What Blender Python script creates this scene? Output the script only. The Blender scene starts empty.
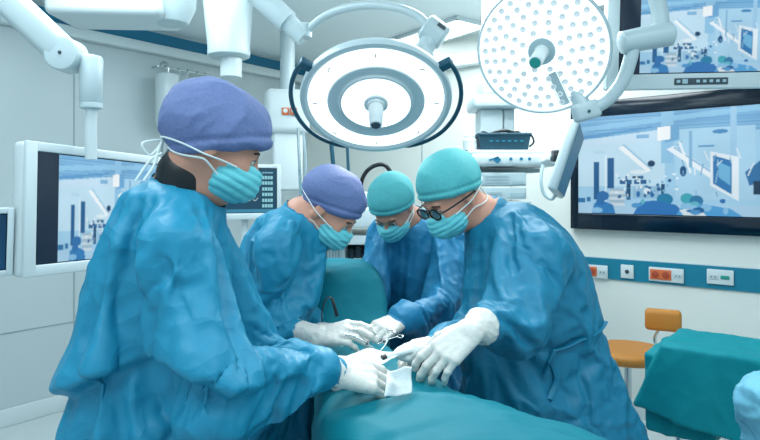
import bpy, math, random
import numpy as np
from mathutils import Vector, Matrix

# ------------------------------------------------------------------ camera, world, lights, exposure
SC = bpy.context.scene
COL = SC.collection
FPX = 575.0
CAMZ = 1.47
cam_d = bpy.data.cameras.new('camera')
cam_d.sensor_width = 36.0
cam_d.lens = FPX / 760.0 * 36.0
cam_d.shift_y = -30.0 / 760.0
cam_d.clip_start = 0.05
cam = bpy.data.objects.new('camera', cam_d)
COL.objects.link(cam)
cam.location = (0, 0, CAMZ)
cam.rotation_euler = (math.pi / 2, 0, 0)
SC.camera = cam

SC.view_settings.view_transform = 'Standard'
SC.view_settings.look = 'None'
SC.view_settings.gamma = 1.0
SC.view_settings.use_curve_mapping = False
SC.view_settings.exposure = 0.38


def lin(c):
    if isinstance(c, str):
        c = c.lstrip('#')
        c = [int(c[i:i + 2], 16) / 255 for i in (0, 2, 4)]
    return tuple(((v / 12.92) if v <= 0.04045 else ((v + 0.055) / 1.055) ** 2.4) for v in c)


world = bpy.data.worlds.new('world')
SC.world = world
world.use_nodes = True
world.node_tree.nodes['Background'].inputs[0].default_value = (0.60, 0.86, 1.0, 1)
world.node_tree.nodes['Background'].inputs[1].default_value = 0.64

# room axes: the left wall runs along AX, the right wall along BX
AX = Vector((0.6235, 0.7818, 0))
BX = Vector((-0.7818, 0.6235, 0))
WA, WB, CEIL = 3.95, 4.05, 2.68


def room(a, b, z=0.0):
    return AX * a + BX * b + Vector((0, 0, z))


def area_light(name, loc, target, sx, sy, power, color):
    d = bpy.data.lights.new(name, 'AREA')
    d.shape = 'RECTANGLE'
    d.size, d.size_y = sx, sy
    d.energy = power
    d.color = color
    o = bpy.data.objects.new(name, d)
    COL.objects.link(o)
    o.location = loc
    o.rotation_euler = (Vector(target) - Vector(loc)).to_track_quat('-Z', 'Y').to_euler()
    return o


# light of the recessed ceiling panels
area_light('ceiling_panel_light', (0.55, 3.2, 2.62), (0.55, 3.2, 0), 0.8, 1.6, 42, (0.86, 0.96, 1.0))
area_light('ceiling_panel_light', (-1.1, 2.4, 2.62), (-1.1, 2.4, 0), 0.8, 1.6, 27, (0.80, 0.94, 1.0))
area_light('ceiling_panel_light', (0.9, 0.5, 2.62), (0.9, 0.5, 0), 1.2, 1.6, 22, (0.80, 0.94, 1.0))
area_light('ceiling_panel_light', (-0.9, 0.2, 2.62), (-0.9, 0.2, 0), 1.2, 1.6, 22, (0.80, 0.94, 1.0))


def P(px, py, Y):
    """a point in the room seen at (px, py) at distance Y"""
    return Vector(((px - 380) / FPX * Y, Y, CAMZ - (py - 190) / FPX * Y))


# ------------------------------------------------------------------ materials
def mat(name, color, rough=0.5, metal=0.0, emit=None, estr=0.0, sheen=0.0, bump=0.0, bscale=60.0,
        var=0.0, vscale=3.0, spec=0.5, sss=0.0, stretch=None, coat=0.0, crease=0.0):
    m = bpy.data.materials.new(name)
    m.use_nodes = True
    nt = m.node_tree
    b = nt.nodes['Principled BSDF']
    c = lin(color)
    b.inputs['Base Color'].default_value = (*c, 1)
    b.inputs['Roughness'].default_value = rough
    b.inputs['Metallic'].default_value = metal
    b.inputs['Specular IOR Level'].default_value = spec
    if coat:
        b.inputs['Coat Weight'].default_value = coat
    if sheen:
        b.inputs['Sheen Weight'].default_value = sheen
        b.inputs['Sheen Roughness'].default_value = 0.4
    if sss:
        b.inputs['Subsurface Weight'].default_value = sss
        b.inputs['Subsurface Radius'].default_value = (0.01, 0.004, 0.002)
        b.inputs['Subsurface Scale'].default_value = 0.5
    if emit:
        b.inputs['Emission Color'].default_value = (*lin(emit), 1)
        b.inputs['Emission Strength'].default_value = estr
    tc = None
    if bump or var or crease:
        tc = nt.nodes.new('ShaderNodeTexCoord')
    if bump:
        mp = nt.nodes.new('ShaderNodeMapping')
        if stretch:
            mp.inputs['Scale'].default_value = stretch
        nt.links.new(tc.outputs['Object'], mp.inputs['Vector'])
        n = nt.nodes.new('ShaderNodeTexNoise')
        n.inputs['Scale'].default_value = bscale
        n.inputs['Detail'].default_value = 3
        n.inputs['Distortion'].default_value = 0.6
        nt.links.new(mp.outputs[0], n.inputs['Vector'])
        bp = nt.nodes.new('ShaderNodeBump')
        bp.inputs['Strength'].default_value = bump
        bp.inputs['Distance'].default_value = 0.01
        nt.links.new(n.outputs[0], bp.inputs['Height'])
        nt.links.new(bp.outputs[0], b.inputs['Normal'])
        if crease:
            wn = nt.nodes.new('ShaderNodeTexNoise')
            wn.inputs['Scale'].default_value = 6
            nt.links.new(tc.outputs['Object'], wn.inputs['Vector'])
            wv = nt.nodes.new('ShaderNodeMix'); wv.data_type = 'RGBA'; wv.inputs[0].default_value = 0.12
            nt.links.new(tc.outputs['Object'], wv.inputs[6]); nt.links.new(wn.outputs[1], wv.inputs[7])
            prev = bp
            for sc_, ds in ((7.0, 0.05), (17.0, 0.022)):
                vo = nt.nodes.new('ShaderNodeTexVoronoi')
                vo.inputs['Scale'].default_value = sc_
                nt.links.new(wv.outputs[2], vo.inputs['Vector'])
                b2 = nt.nodes.new('ShaderNodeBump')
                b2.inputs['Strength'].default_value = crease
                b2.inputs['Distance'].default_value = ds
                nt.links.new(vo.outputs['Distance'], b2.inputs['Height'])
                nt.links.new(prev.outputs[0], b2.inputs['Normal'])
                prev = b2
            nt.links.new(prev.outputs[0], b.inputs['Normal'])
    if var:
        n2 = nt.nodes.new('ShaderNodeTexNoise')
        n2.inputs['Scale'].default_value = vscale
        n2.inputs['Detail'].default_value = 4
        nt.links.new(tc.outputs['Object'], n2.inputs['Vector'])
        mx = nt.nodes.new('ShaderNodeMix')
        mx.data_type = 'RGBA'
        mx.inputs[6].default_value = (*[v * (1 - var) for v in c], 1)
        mx.inputs[7].default_value = (*[min(1, v * (1 + var)) for v in c], 1)
        nt.links.new(n2.outputs[0], mx.inputs[0])
        nt.links.new(mx.outputs[2], b.inputs['Base Color'])
    return m


M = {}
M['wall'] = mat('wall_paint', '#bcc7c9', 0.35, var=0.02, vscale=1.5)
M['wall_r'] = mat('wall_panel', '#e2e5df', 0.3, var=0.02, vscale=1.5)
M['ceil'] = mat('ceiling_paint', '#e6eeef', 0.6)
M['floor'] = mat('floor_vinyl', '#c6cfd0', 0.35, var=0.06, vscale=8)
M['band'] = mat('blue_band', '#0a7496', 0.4)
M['band2'] = mat('teal_band', '#167a94', 0.4)
M['seam'] = mat('wall_seam', '#8fa3a8', 0.6)
M['white'] = mat('white_enamel', '#cfd9da', 0.3)
M['arm'] = mat('pale_enamel', '#bccbce', 0.3)
M['grey'] = mat('grey_enamel', '#a9bdc2', 0.4)
M['dgrey'] = mat('dark_grey', '#3b4a52', 0.5)
M['black'] = mat('black_plastic', '#0b1418', 0.4)
M['navy'] = mat('black_glass', '#06192a', 0.12)
M['tealdark'] = mat('teal_rubber', '#0b4a5e', 0.4)
M['chrome'] = mat('chrome', '#c8d0d2', 0.2, 1.0)
M['orange'] = mat('orange_plastic', '#d0683a', 0.45)
M['tan'] = mat('tan_leather', '#cc8433', 0.5, bump=0.15, bscale=80)
M['basket'] = mat('basket_teal', '#0b3f50', 0.6)
M['green'] = mat('green_plastic', '#1f8f86', 0.5)
M['gown1'] = mat('gown_fabric_blue', '#1b86a8', 0.5, spec=0.4, crease=0.35, bump=0.16, bscale=26, var=0.06, vscale=5)
M['gown2'] = mat('gown_fabric_deep_blue', '#107193', 0.5, spec=0.4, crease=0.35, bump=0.16, bscale=26, var=0.06, vscale=5)
M['gown3'] = mat('gown_fabric_sky_blue', '#2683ad', 0.5, spec=0.4, crease=0.35, bump=0.16, bscale=26, var=0.06, vscale=5)
M['gown4'] = mat('gown_fabric_teal_blue', '#16799a', 0.5, spec=0.4, crease=0.35, bump=0.16, bscale=26, var=0.06, vscale=5)
M['drape'] = mat('drape_teal', '#007180', 0.65, spec=0.2, bump=0.12, bscale=18, var=0.08, vscale=4)
M['drape2'] = mat('drape_turquoise', '#06858f', 0.65, spec=0.2, bump=0.15, bscale=18, var=0.08, vscale=4)
M['ltblue'] = mat('pale_blue_cloth', '#7cc4dc', 0.6, bump=0.2, bscale=30)
M['purple'] = mat('purple_cap_cloth', '#6474a2', 0.75, bump=0.15, bscale=220, var=0.22, vscale=150, stretch=(1, 1, 1))
M['tealcap'] = mat('teal_cap_cloth', '#52b0b4', 0.75, bump=0.12, bscale=200, var=0.12, vscale=120)
M['mask'] = mat('mask_cloth', '#66c6cf', 0.65, bump=0.15, bscale=60, var=0.05, vscale=20)
M['strap'] = mat('white_strap', '#e6efec', 0.6)
M['skin'] = mat('skin', '#c99079', 0.5, sss=0.15, bump=0.05, bscale=200)
M['glove'] = mat('latex_glove', '#d9d6cf', 0.4, bump=0.22, bscale=55, var=0.03, vscale=20, sss=0.1)
M['gauze'] = mat('gauze', '#ccd5d6', 0.8, bump=0.3, bscale=60)
M['cuff'] = mat('knit_cuff', '#dde8ea', 0.8, bump=0.3, bscale=100)
M['hair'] = mat('dark_hair', '#3a2a22', 0.6)
M['eye'] = mat('eye_white', '#e8e8e4', 0.2)
M['iris'] = mat('iris', '#2a2018', 0.2)
M['lens'] = mat('led_lens', '#c9d3d5', 0.2, emit='#dfe8ea', estr=0.22)
M['leddot'] = mat('led_dot', '#dfe6e8', 0.3, emit='#e6eef0', estr=0.4)
M['glass'] = mat('spectacle_lens', '#5c7077', 0.05, spec=0.9)
M['lampglow'] = mat('lamp_diffuser', '#ffffff', 0.4, emit='#f6fdff', estr=0.85)
M['lampglow2'] = mat('lamp_led_field', '#ffffff', 0.4, emit='#f2fbfc', estr=0.70)
M['panelglow'] = mat('ceiling_panel_glow', '#ffffff', 0.5, emit='#f2fcff', estr=1.5)
M['pinkdot'] = mat('warm_led', '#f0d6ca', 0.4, emit='#f6d6c8', estr=0.55)
M['button'] = mat('pale_button', '#a8c4cc', 0.4)
M['shoe'] = mat('white_clog', '#dfe5e5', 0.5)


# ------------------------------------------------------------------ object helpers
OFF = {}


def tag(o, label=None, cat=None, group=None, kind=None):
    if label: o['label'] = label
    if cat: o['category'] = cat
    if group: o['group'] = group
    if kind: o['kind'] = kind
    return o


def thing(name, loc, label, cat, group=None):
    o = bpy.data.objects.new(name, None)
    COL.objects.link(o)
    o.location = loc
    OFF[o.name] = Vector(loc)
    return tag(o, label, cat, group)


def link(name, V, F, m, parent=None, origin=None, smooth=True, label=None, mats=None, fm=None):
    V = np.asarray(V, dtype=np.float64).reshape(-1, 3)
    if parent is not None:
        off = OFF[parent.name]
    else:
        off = Vector(origin) if origin is not None else Vector((0, 0, 0))
    V = V - np.array(off)
    me = bpy.data.meshes.new(name)
    me.from_pydata(V.tolist(), [], F if isinstance(F, list) else F.tolist())
    for mm in (mats or [m]):
        me.materials.append(mm)
    if fm is not None:
        me.polygons.foreach_set('material_index', np.array(fm, dtype=np.int32))
    if smooth:
        me.polygons.foreach_set('use_smooth', np.ones(len(me.polygons), dtype=bool))
        if smooth == 'auto':
            me.set_sharp_from_angle(angle=math.radians(38))
    me.update()
    o = bpy.data.objects.new(name, me)
    COL.objects.link(o)
    if parent is not None:
        o.parent = parent
        OFF[o.name] = off
    else:
        o.location = off
        OFF[o.name] = off
    if label: o['label'] = label
    return o


def frame(n, up=(0, 0, 1)):
    n = Vector(n).normalized()
    u = Vector(up)
    if abs(n.dot(u.normalized())) > 0.98:
        u = Vector((0, 1, 0))
    x = u.cross(n).normalized()
    y = n.cross(x)
    return x, y, n


class MB:
    """collects shapes in world space into one mesh"""

    def __init__(s):
        s.V, s.F, s.fm, s.cur = [], [], [], 0

    def m(s, i):
        s.cur = i
        return s

    def add(s, V, F):
        n = len(s.V)
        s.V += [tuple(v) for v in V]
        s.F += [[i + n for i in f] for f in F]
        s.fm += [s.cur] * len(F)
        return s

    def box(s, c, size, X=(1, 0, 0), Y=(0, 1, 0), Z=(0, 0, 1), bev=0.0):
        c, X, Y, Z = Vector(c), Vector(X).normalized(), Vector(Y).normalized(), Vector(Z).normalized()
        hx, hy, hz = [v / 2 for v in size]
        if bev <= 0:
            V = [c + X * (a * hx) + Y * (b * hy) + Z * (d * hz) for d in (-1, 1) for a, b in ((-1, -1), (1, -1), (1, 1), (-1, 1))]
            return s.add(V, [[3, 2, 1, 0], [4, 5, 6, 7], [0, 1, 5, 4], [1, 2, 6, 5], [2, 3, 7, 6], [3, 0, 4, 7]])
        bev = min(bev, hx * .95, hy * .95, hz * .95)
        rings = []
        seg = 3
        prof = [(-hz, bev)] + [(-hz + bev * (1 - math.cos(t)), bev * (1 - math.sin(t))) for t in (math.pi / 6, math.pi / 3)] + [(-hz + bev, 0)]
        prof += [(-z, i) for z, i in reversed(prof)]
        V = []
        for z, ins in prof:
            for qx, qy, a0 in ((1, 1, 0), (-1, 1, 1), (-1, -1, 2), (1, -1, 3)):
                for k in range(seg + 1):
                    a = (a0 + k / seg) * math.pi / 2
                    r = max(bev - ins, 0.0001)
                    V.append(c + X * (qx * (hx - bev) + r * math.cos(a)) + Y * (qy * (hy - bev) + r * math.sin(a)) + Z * z)
        n = 4 * (seg + 1)
        F = [[i * n + j, i * n + (j + 1) % n, (i + 1) * n + (j + 1) % n, (i + 1) * n + j] for i in range(len(prof) - 1) for j in range(n)]
        F.append([j for j in reversed(range(n))])
        F.append([(len(prof) - 1) * n + j for j in range(n)])
        return s.add(V, F)

    def cyl(s, a, b, ra, rb=None, seg=20, caps=True):
        rb = ra if rb is None else rb
        return s.lathe(a, Vector(b) - Vector(a), [(0, ra), ((Vector(b) - Vector(a)).length, rb)], seg, caps)

    def lathe(s, c, axis, prof, seg=32, caps=True, up=(0, 0, 1)):
        """prof: (distance along axis, radius)"""
        x, y, n = frame(axis, up)
        c = Vector(c)
        V = []
        for z, r in prof:
            for k in range(seg):
                a = 2 * math.pi * k / seg
                V.append(c + n * z + (x * math.cos(a) + y * math.sin(a)) * max(r, 1e-5))
        F = [[i * seg + k, i * seg + (k + 1) % seg, (i + 1) * seg + (k + 1) % seg, (i + 1) * seg + k] for i in range(len(prof) - 1) for k in range(seg)]
        if caps:
            F.append([k for k in reversed(range(seg))])
            F.append([(len(prof) - 1) * seg + k for k in range(seg)])
        return s.add(V, F)

    def tube(s, pts, r, seg=10, caps=True, flat=1.0, up=(0, 0, 1), sm=0):
        pts = [Vector(p) for p in pts]
        if sm:
            pts = spline(pts, sm)
        rr = r if isinstance(r, (list, tuple)) else None
        V = []
        n = len(pts)
        px = None
        for i, p in enumerate(pts):
            t = (pts[min(i + 1, n - 1)] - pts[max(i - 1, 0)]).normalized()
            if px is None:
                x, y, _ = frame(t, up)
            else:
                x = (px - t * px.dot(t)).normalized()
                y = t.cross(x)
            px = x
            q = (rr[0] + (rr[1] - rr[0]) * i / max(1, n - 1)) if rr else r
            for k in range(seg):
                a = 2 * math.pi * k / seg
                V.append(p + x * (q * math.cos(a)) + y * (q * flat * math.sin(a)))
        F = [[i * seg + k, i * seg + (k + 1) % seg, (i + 1) * seg + (k + 1) % seg, (i + 1) * seg + k] for i in range(n - 1) for k in range(seg)]
        if caps:
            F.append([k for k in reversed(range(seg))])
            F.append([(n - 1) * seg + k for k in range(seg)])
        return s.add(V, F)

    def build(s, name, m, parent=None, origin=None, smooth='auto', label=None):
        ms = m if isinstance(m, list) else [m]
        return link(name, s.V, s.F, None, parent, origin, smooth, label, mats=ms, fm=s.fm if len(ms) > 1 else None)


def spline(pts, k=6):
    out = []
    n = len(pts)
    for i in range(n - 1):
        p0, p1, p2, p3 = pts[max(i - 1, 0)], pts[i], pts[i + 1], pts[min(i + 2, n - 1)]
        for j in range(k):
            t = j / k
            out.append(0.5 * ((2 * p1) + (p2 - p0) * t + (2 * p0 - 5 * p1 + 4 * p2 - p3) * t * t + (3 * p1 - p0 - 3 * p2 + p3) * t ** 3))
    out.append(pts[-1])
    return out


# ------------------------------------------------------------------ numpy noise
_rs = np.random.RandomState(7)
_perm = np.concatenate([_rs.permutation(256)] * 3)
_grad = _rs.normal(size=(256, 3))
_grad /= np.linalg.norm(_grad, axis=1)[:, None]


def perlin(p):
    pi = np.floor(p).astype(int)
    pf = p - pi
    u = pf * pf * pf * (pf * (pf * 6 - 15) + 10)
    pi &= 255
    out = 0
    for dx in (0, 1):
        for dy in (0, 1):
            for dz in (0, 1):
                h = _perm[_perm[_perm[(pi[:, 0] + dx) & 255] + ((pi[:, 1] + dy) & 255)] + ((pi[:, 2] + dz) & 255)] & 255
                d = (_grad[h] * (pf - np.array([dx, dy, dz]))).sum(1)
                w = (u[:, 0] if dx else 1 - u[:, 0]) * (u[:, 1] if dy else 1 - u[:, 1]) * (u[:, 2] if dz else 1 - u[:, 2])
                out = out + d * w
    return out


def ridged(p, sharp=1.0):
    n = np.abs(perlin(p)) * 2.2
    return np.clip(1 - n, 0, 1) ** sharp


# ------------------------------------------------------------------ distance-field modelling
def A3(v): return np.array([v[0], v[1], v[2]], dtype=np.float32)


def d_cap(p, a, b, ra, rb):
    a, b = A3(a), A3(b)
    ab = b - a
    t = np.clip(((p - a) @ ab) / max(float(ab @ ab), 1e-9), 0, 1)
    return np.linalg.norm(p - a - t[..., None] * ab, axis=-1) - (ra + (rb - ra) * t)


def d_ell(p, c, r, R=None):
    q = p - A3(c)
    if R is not None:
        q = q @ np.array(R, dtype=np.float32)       # columns of R are the axes
    r = A3(r)
    k0 = np.linalg.norm(q / r, axis=-1)
    k1 = np.linalg.norm(q / (r * r), axis=-1)
    return k0 * (k0 - 1) / np.maximum(k1, 1e-6)


def prim_eval(pr, p):
    k = pr[0]
    if k == 'cap': return d_cap(p, *pr[1])
    if k == 'ell': return d_ell(p, *pr[1])
    if k == 'plane':
        n, pt = A3(pr[1][0]), A3(pr[1][1])
        return (p - pt) @ n
    if k == 'fn': return pr[1][0](p)


def prim_box(pr):
    k = pr[0]
    if k == 'cap':
        a, b, ra, rb = pr[1]
        a, b = A3(a), A3(b)
        r = max(ra, rb)
        return np.minimum(a, b) - r, np.maximum(a, b) + r
    if k == 'ell':
        c, r = A3(pr[1][0]), max(pr[1][1])
        return c - r, c + r
    return None


def smin(a, b, k):
    if k <= 0: return np.minimum(a, b)
    h = np.clip(k - np.abs(a - b), 0, None) / k
    return np.minimum(a, b) - h * h * k * 0.25


# a primitive is (kind, args, op, blend): op 'u' union, 's' subtract, 'i' intersect
def U(kind, *args, k=0.02): return (kind, args, 'u', k)
def S(kind, *args, k=0.01): return (kind, args, 's', k)
def I(kind, *args, k=0.0): return (kind, args, 'i', k)


def combine(F, d, op, k):
    if op == 'u': return smin(F, d, k)
    if op == 's': return -smin(-F, d, k)
    return -smin(-F, -d, k)


def sdf_eval(prims, p):
    F = np.full(p.shape[:-1], 9.0, dtype=np.float32)
    for pr in prims:
        F = combine(F, prim_eval(pr, p), pr[2], pr[3])
    return F


def surface(prims, h, pad=0.03):
    lo, hi = None, None
    for pr in prims:
        if pr[2] != 'u': continue
        b = prim_box(pr)
        if b is None: continue
        lo = b[0] if lo is None else np.minimum(lo, b[0])
        hi = b[1] if hi is None else np.maximum(hi, b[1])
    lo, hi = lo - pad, hi + pad
    n = np.ceil((hi - lo) / h).astype(int) + 1
    ax = [lo[i] + h * np.arange(n[i], dtype=np.float32) for i in range(3)]
    F = np.full(tuple(n), 9.0, dtype=np.float32)
    for pr in prims:
        b = prim_box(pr)
        if b is None or pr[2] == 'i':
            i0, i1 = np.zeros(3, int), n
        else:
            mg = pr[3] + 3 * h
            i0 = np.clip(np.floor((b[0] - mg - lo) / h).astype(int), 0, n - 1)
            i1 = np.clip(np.ceil((b[1] + mg - lo) / h).astype(int) + 1, 1, n)
        sl = tuple(slice(i0[i], i1[i]) for i in range(3))
        # evaluate in slabs to bound the memory
        for xs in range(i0[0], i1[0], 24):
            xe = min(xs + 24, i1[0])
            s2 = (slice(xs, xe), sl[1], sl[2])
            g = np.stack(np.meshgrid(ax[0][xs:xe], ax[1][sl[1]], ax[2][sl[2]], indexing='ij'), -1)
            F[s2] = combine(F[s2], prim_eval(pr, g), pr[2], pr[3])
    return nets(F, lo, h)


def nets(F, lo, h):
    s = F < 0
    c = s[:-1, :-1, :-1].astype(np.int8)
    cnt = c.copy()
    cnt[:] = 0
    for dx in (0, 1):
        for dy in (0, 1):
            for dz in (0, 1):
                cnt += s[dx:s.shape[0] - 1 + dx, dy:s.shape[1] - 1 + dy, dz:s.shape[2] - 1 + dz]
    act = (cnt > 0) & (cnt < 8)
    idx = np.argwhere(act)
    ids = np.full(act.shape, -1, dtype=np.int64)
    ids[act] = np.arange(len(idx))
    acc = np.zeros((len(idx), 3))
    num = np.zeros(len(idx))
    for axis in range(3):
        o1, o2 = [(1, 2), (0, 2), (0, 1)][axis]
        for u in (0, 1):
            for v in (0, 1):
                a = np.zeros(3, int); a[o1] = u; a[o2] = v
                b = a.copy(); b[axis] = 1
                ia, ib = idx + a, idx + b
                fa = F[ia[:, 0], ia[:, 1], ia[:, 2]]
                fb = F[ib[:, 0], ib[:, 1], ib[:, 2]]
                m = (fa < 0) != (fb < 0)
                t = np.where(m, fa / np.where(m, fa - fb, 1), 0)
                pos = np.tile(a.astype(float), (len(idx), 1))
                pos[:, axis] = t
                acc += pos * m[:, None]
                num += m
    V = (idx + acc / num[:, None]) * h + lo
    Q = []
    for axis in range(3):
        o1, o2 = [(1, 2), (2, 0), (0, 1)][axis]
        sl0 = [slice(None)] * 3; sl1 = [slice(None)] * 3
        sl0[axis] = slice(0, -1); sl1[axis] = slice(1, None)
        s0, s1 = s[tuple(sl0)], s[tuple(sl1)]
        e = np.argwhere(s0 != s1)
        ok = (e[:, o1] > 0) & (e[:, o2] > 0) & (e[:, o1] < F.shape[o1] - 1) & (e[:, o2] < F.shape[o2] - 1)
        e = e[ok]
        inside = s0[e[:, 0], e[:, 1], e[:, 2]]
        d1 = np.zeros(3, int); d1[o1] = 1
        d2 = np.zeros(3, int); d2[o2] = 1
        q = [ids[tuple((e - a).T)] for a in (d1 + d2, d2, np.zeros(3, int), d1)]
        q = np.stack(q, 1)
        q[~inside] = q[~inside][:, ::-1]
        Q.append(q)
    return V, np.concatenate(Q)


def vnormals(V, Q):
    n = np.cross(V[Q[:, 2]] - V[Q[:, 0]], V[Q[:, 3]] - V[Q[:, 1]])
    N = np.zeros_like(V)
    for i in range(4):
        np.add.at(N, Q[:, i], n)
    return N / np.maximum(np.linalg.norm(N, axis=1)[:, None], 1e-12)


def relax(V, Q, it=2, lam=0.5):
    for _ in range(it):
        acc = np.zeros_like(V); cnt = np.zeros(len(V))
        for i in range(4):
            a, b = Q[:, i], Q[:, (i + 1) % 4]
            np.add.at(acc, a, V[b]); np.add.at(acc, b, V[a])
            np.add.at(cnt, a, 1); np.add.at(cnt, b, 1)
        V = V + lam * (acc / np.maximum(cnt, 1)[:, None] - V)
    return V


def folds(V, N, lines):
    """lines: (polyline, width, amount, up-vector or None): ridge (+), valley (-), or a stepped overlap when up is given"""
    D = np.zeros(len(V))
    for pts, w, amp, up in lines:
        best = np.full(len(V), 9.0)
        su = np.zeros(len(V))
        pts = [A3(p).astype(float) for p in spline([Vector(p) for p in pts], 5)]
        for a, b in zip(pts[:-1], pts[1:]):
            ab = b - a
            t = np.clip(((V - a) @ ab) / (ab @ ab), 0, 1)
            dv = V - a - t[:, None] * ab
            d = np.linalg.norm(dv, axis=1)
            better = d < best
            best = np.where(better, d, best)
            if up is not None:
                su = np.where(better, dv @ A3(up), su)
        if up is None:
            D += amp * np.exp(-(best / w) ** 2)
        else:
            fall = np.exp(-(best / (3.0 * w)) ** 2)
            st = np.tanh(su / (0.18 * w))
            D += amp * fall * np.where(st > 0, st, 0.6 * st)
    return D


def crumple(V, big=0.008, mid=0.004, seed=0.0, stretch=(1, 1, 1), sc=1.0):
    q = V * np.array(stretch) * sc + seed
    w = np.stack([perlin(q * 3 + 11), perlin(q * 3 + 27), perlin(q * 3 + 43)], 1) * 0.35
    d = big * (ridged(q * 4.2 + w * 2, 1.6) - 0.35)
    d += mid * (ridged(q * 9.0 + w * 5 + 5, 1.4) - 0.35)
    d += mid * 0.35 * (ridged(q * 21.0 + w * 8 + 9, 1.2) - 0.35)
    return d


def cloth(name, prims, h, m, parent=None, origin=None, big=0.008, mid=0.004, seed=0.0, stretch=(1, 1, 1), sc=1.0,
          lines=(), zcut=None, label=None, rel=1, extra=None, mats=None):
    V, Q = surface(prims, h)
    V = relax(V, Q, rel)
    N = vnormals(V, Q)
    D = crumple(V, big, mid, seed, stretch, sc)
    if extra is not None:
        D = D + extra(V)
    if lines:
        D = D + folds(V, N, lines)
    V = V + N * D[:, None]
    if zcut is not None:
        z = V[:, 2]
        keep = ~((z[Q] < zcut + 0.012).all(axis=1))
        Q = Q[keep]
        used = np.unique(Q)
        mp = np.full(len(V), -1); mp[used] = np.arange(len(used))
        V, Q = V[used], mp[Q]
    return link(name, V, Q, m, parent, origin, True, label)


def settle(g, hard=None, soft=None, collider=None, frames=25, goal=0.06, expand=-0.18, bend=1.0, tens=60.0):
    """lets the fabric g buckle and hang for a moment, then keeps the result as its mesh"""
    n = len(g.data.vertices)
    vg = g.vertex_groups.new(name='pin')
    vg.add(list(range(n)), goal, 'REPLACE')
    if hard is not None:
        co = np.empty(n * 3, dtype=np.float32)
        g.data.vertices.foreach_get('co', co)
        cw = co.reshape(-1, 3) + np.array(OFF[g.name], dtype=np.float32)
        if soft is not None:
            lv = np.round(soft(cw) * 12) / 12
            for q in np.unique(lv): vg.add(np.nonzero(lv == q)[0].tolist(), float(max(goal, q)), 'REPLACE')
        w = hard(cw)
        vg.add(np.nonzero(w)[0].tolist(), 1.0, 'REPLACE')
    if collider is not None:
        cm = collider.modifiers.new('collision', 'COLLISION')
        collider.collision.thickness_outer = 0.003
    m = g.modifiers.new('cloth', 'CLOTH')
    st = m.settings
    st.quality = 4
    st.mass = 0.15
    st.air_damping = 2
    st.tension_stiffness = st.compression_stiffness = tens
    st.shear_stiffness = 5
    st.bending_stiffness = bend
    st.shrink_min = expand
    st.vertex_group_mass = 'pin'
    st.pin_stiffness = 1.0
    m.collision_settings.use_collision = collider is not None
    m.collision_settings.distance_min = 0.003
    m.collision_settings.collision_quality = 1
    m.collision_settings.use_self_collision = False
    m.point_cache.frame_start = 1
    m.point_cache.frame_end = frames + 2
    SC.frame_start, SC.frame_end = 1, frames + 2
    for f in range(1, frames + 1):
        SC.frame_set(f)
    ev = g.evaluated_get(bpy.context.evaluated_depsgraph_get())
    V = np.empty(n * 3, dtype=np.float32)
    ev.data.vertices.foreach_get('co', V)
    g.modifiers.remove(m)
    if collider is not None: collider.modifiers.remove(cm)
    g.vertex_groups.clear()
    g.data.vertices.foreach_set('co', V)
    g.data.update()
    SC.frame_set(1)


def clear_of(g, body, gap=0.005):
    """keeps the fabric just outside the body"""
    from mathutils.bvhtree import BVHTree
    bo, go = Vector(OFF[body.name]), Vector(OFF[g.name])
    t = BVHTree.FromPolygons([tuple(v.co + bo - go) for v in body.data.vertices], [tuple(p.vertices) for p in body.data.polygons])
    for v in g.data.vertices:
        p, n, _, d = t.find_nearest(v.co, 0.03)
        if p is None: continue
        if (v.co - p).dot(n) < gap:
            v.co = p + n * gap


def refine(g, lines=(), big=0.0, mid=0.003, seed=0.0, sc=1.0, stretch=(1, 1, 1)):
    """subdivides the settled fabric and presses creases into it"""
    mod = g.modifiers.new('sub', 'SUBSURF')
    mod.levels = mod.render_levels = 1
    me = bpy.data.meshes.new_from_object(g.evaluated_get(bpy.context.evaluated_depsgraph_get()))
    g.modifiers.remove(mod)
    old = g.data
    g.data = me
    bpy.data.meshes.remove(old)
    n = len(me.vertices)
    V = np.empty(n * 3); N = np.empty(n * 3)
    me.vertices.foreach_get('co', V)
    me.vertex_normals.foreach_get('vector', N)
    V, N = V.reshape(-1, 3), N.reshape(-1, 3)
    W = V + np.array(OFF[g.name])
    D = crumple(W, big, mid, seed, stretch, sc)
    if lines: D = D + folds(W, N, lines)
    V = V + N * D[:, None]
    me.vertices.foreach_set('co', V.ravel())
    me.update()


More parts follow.
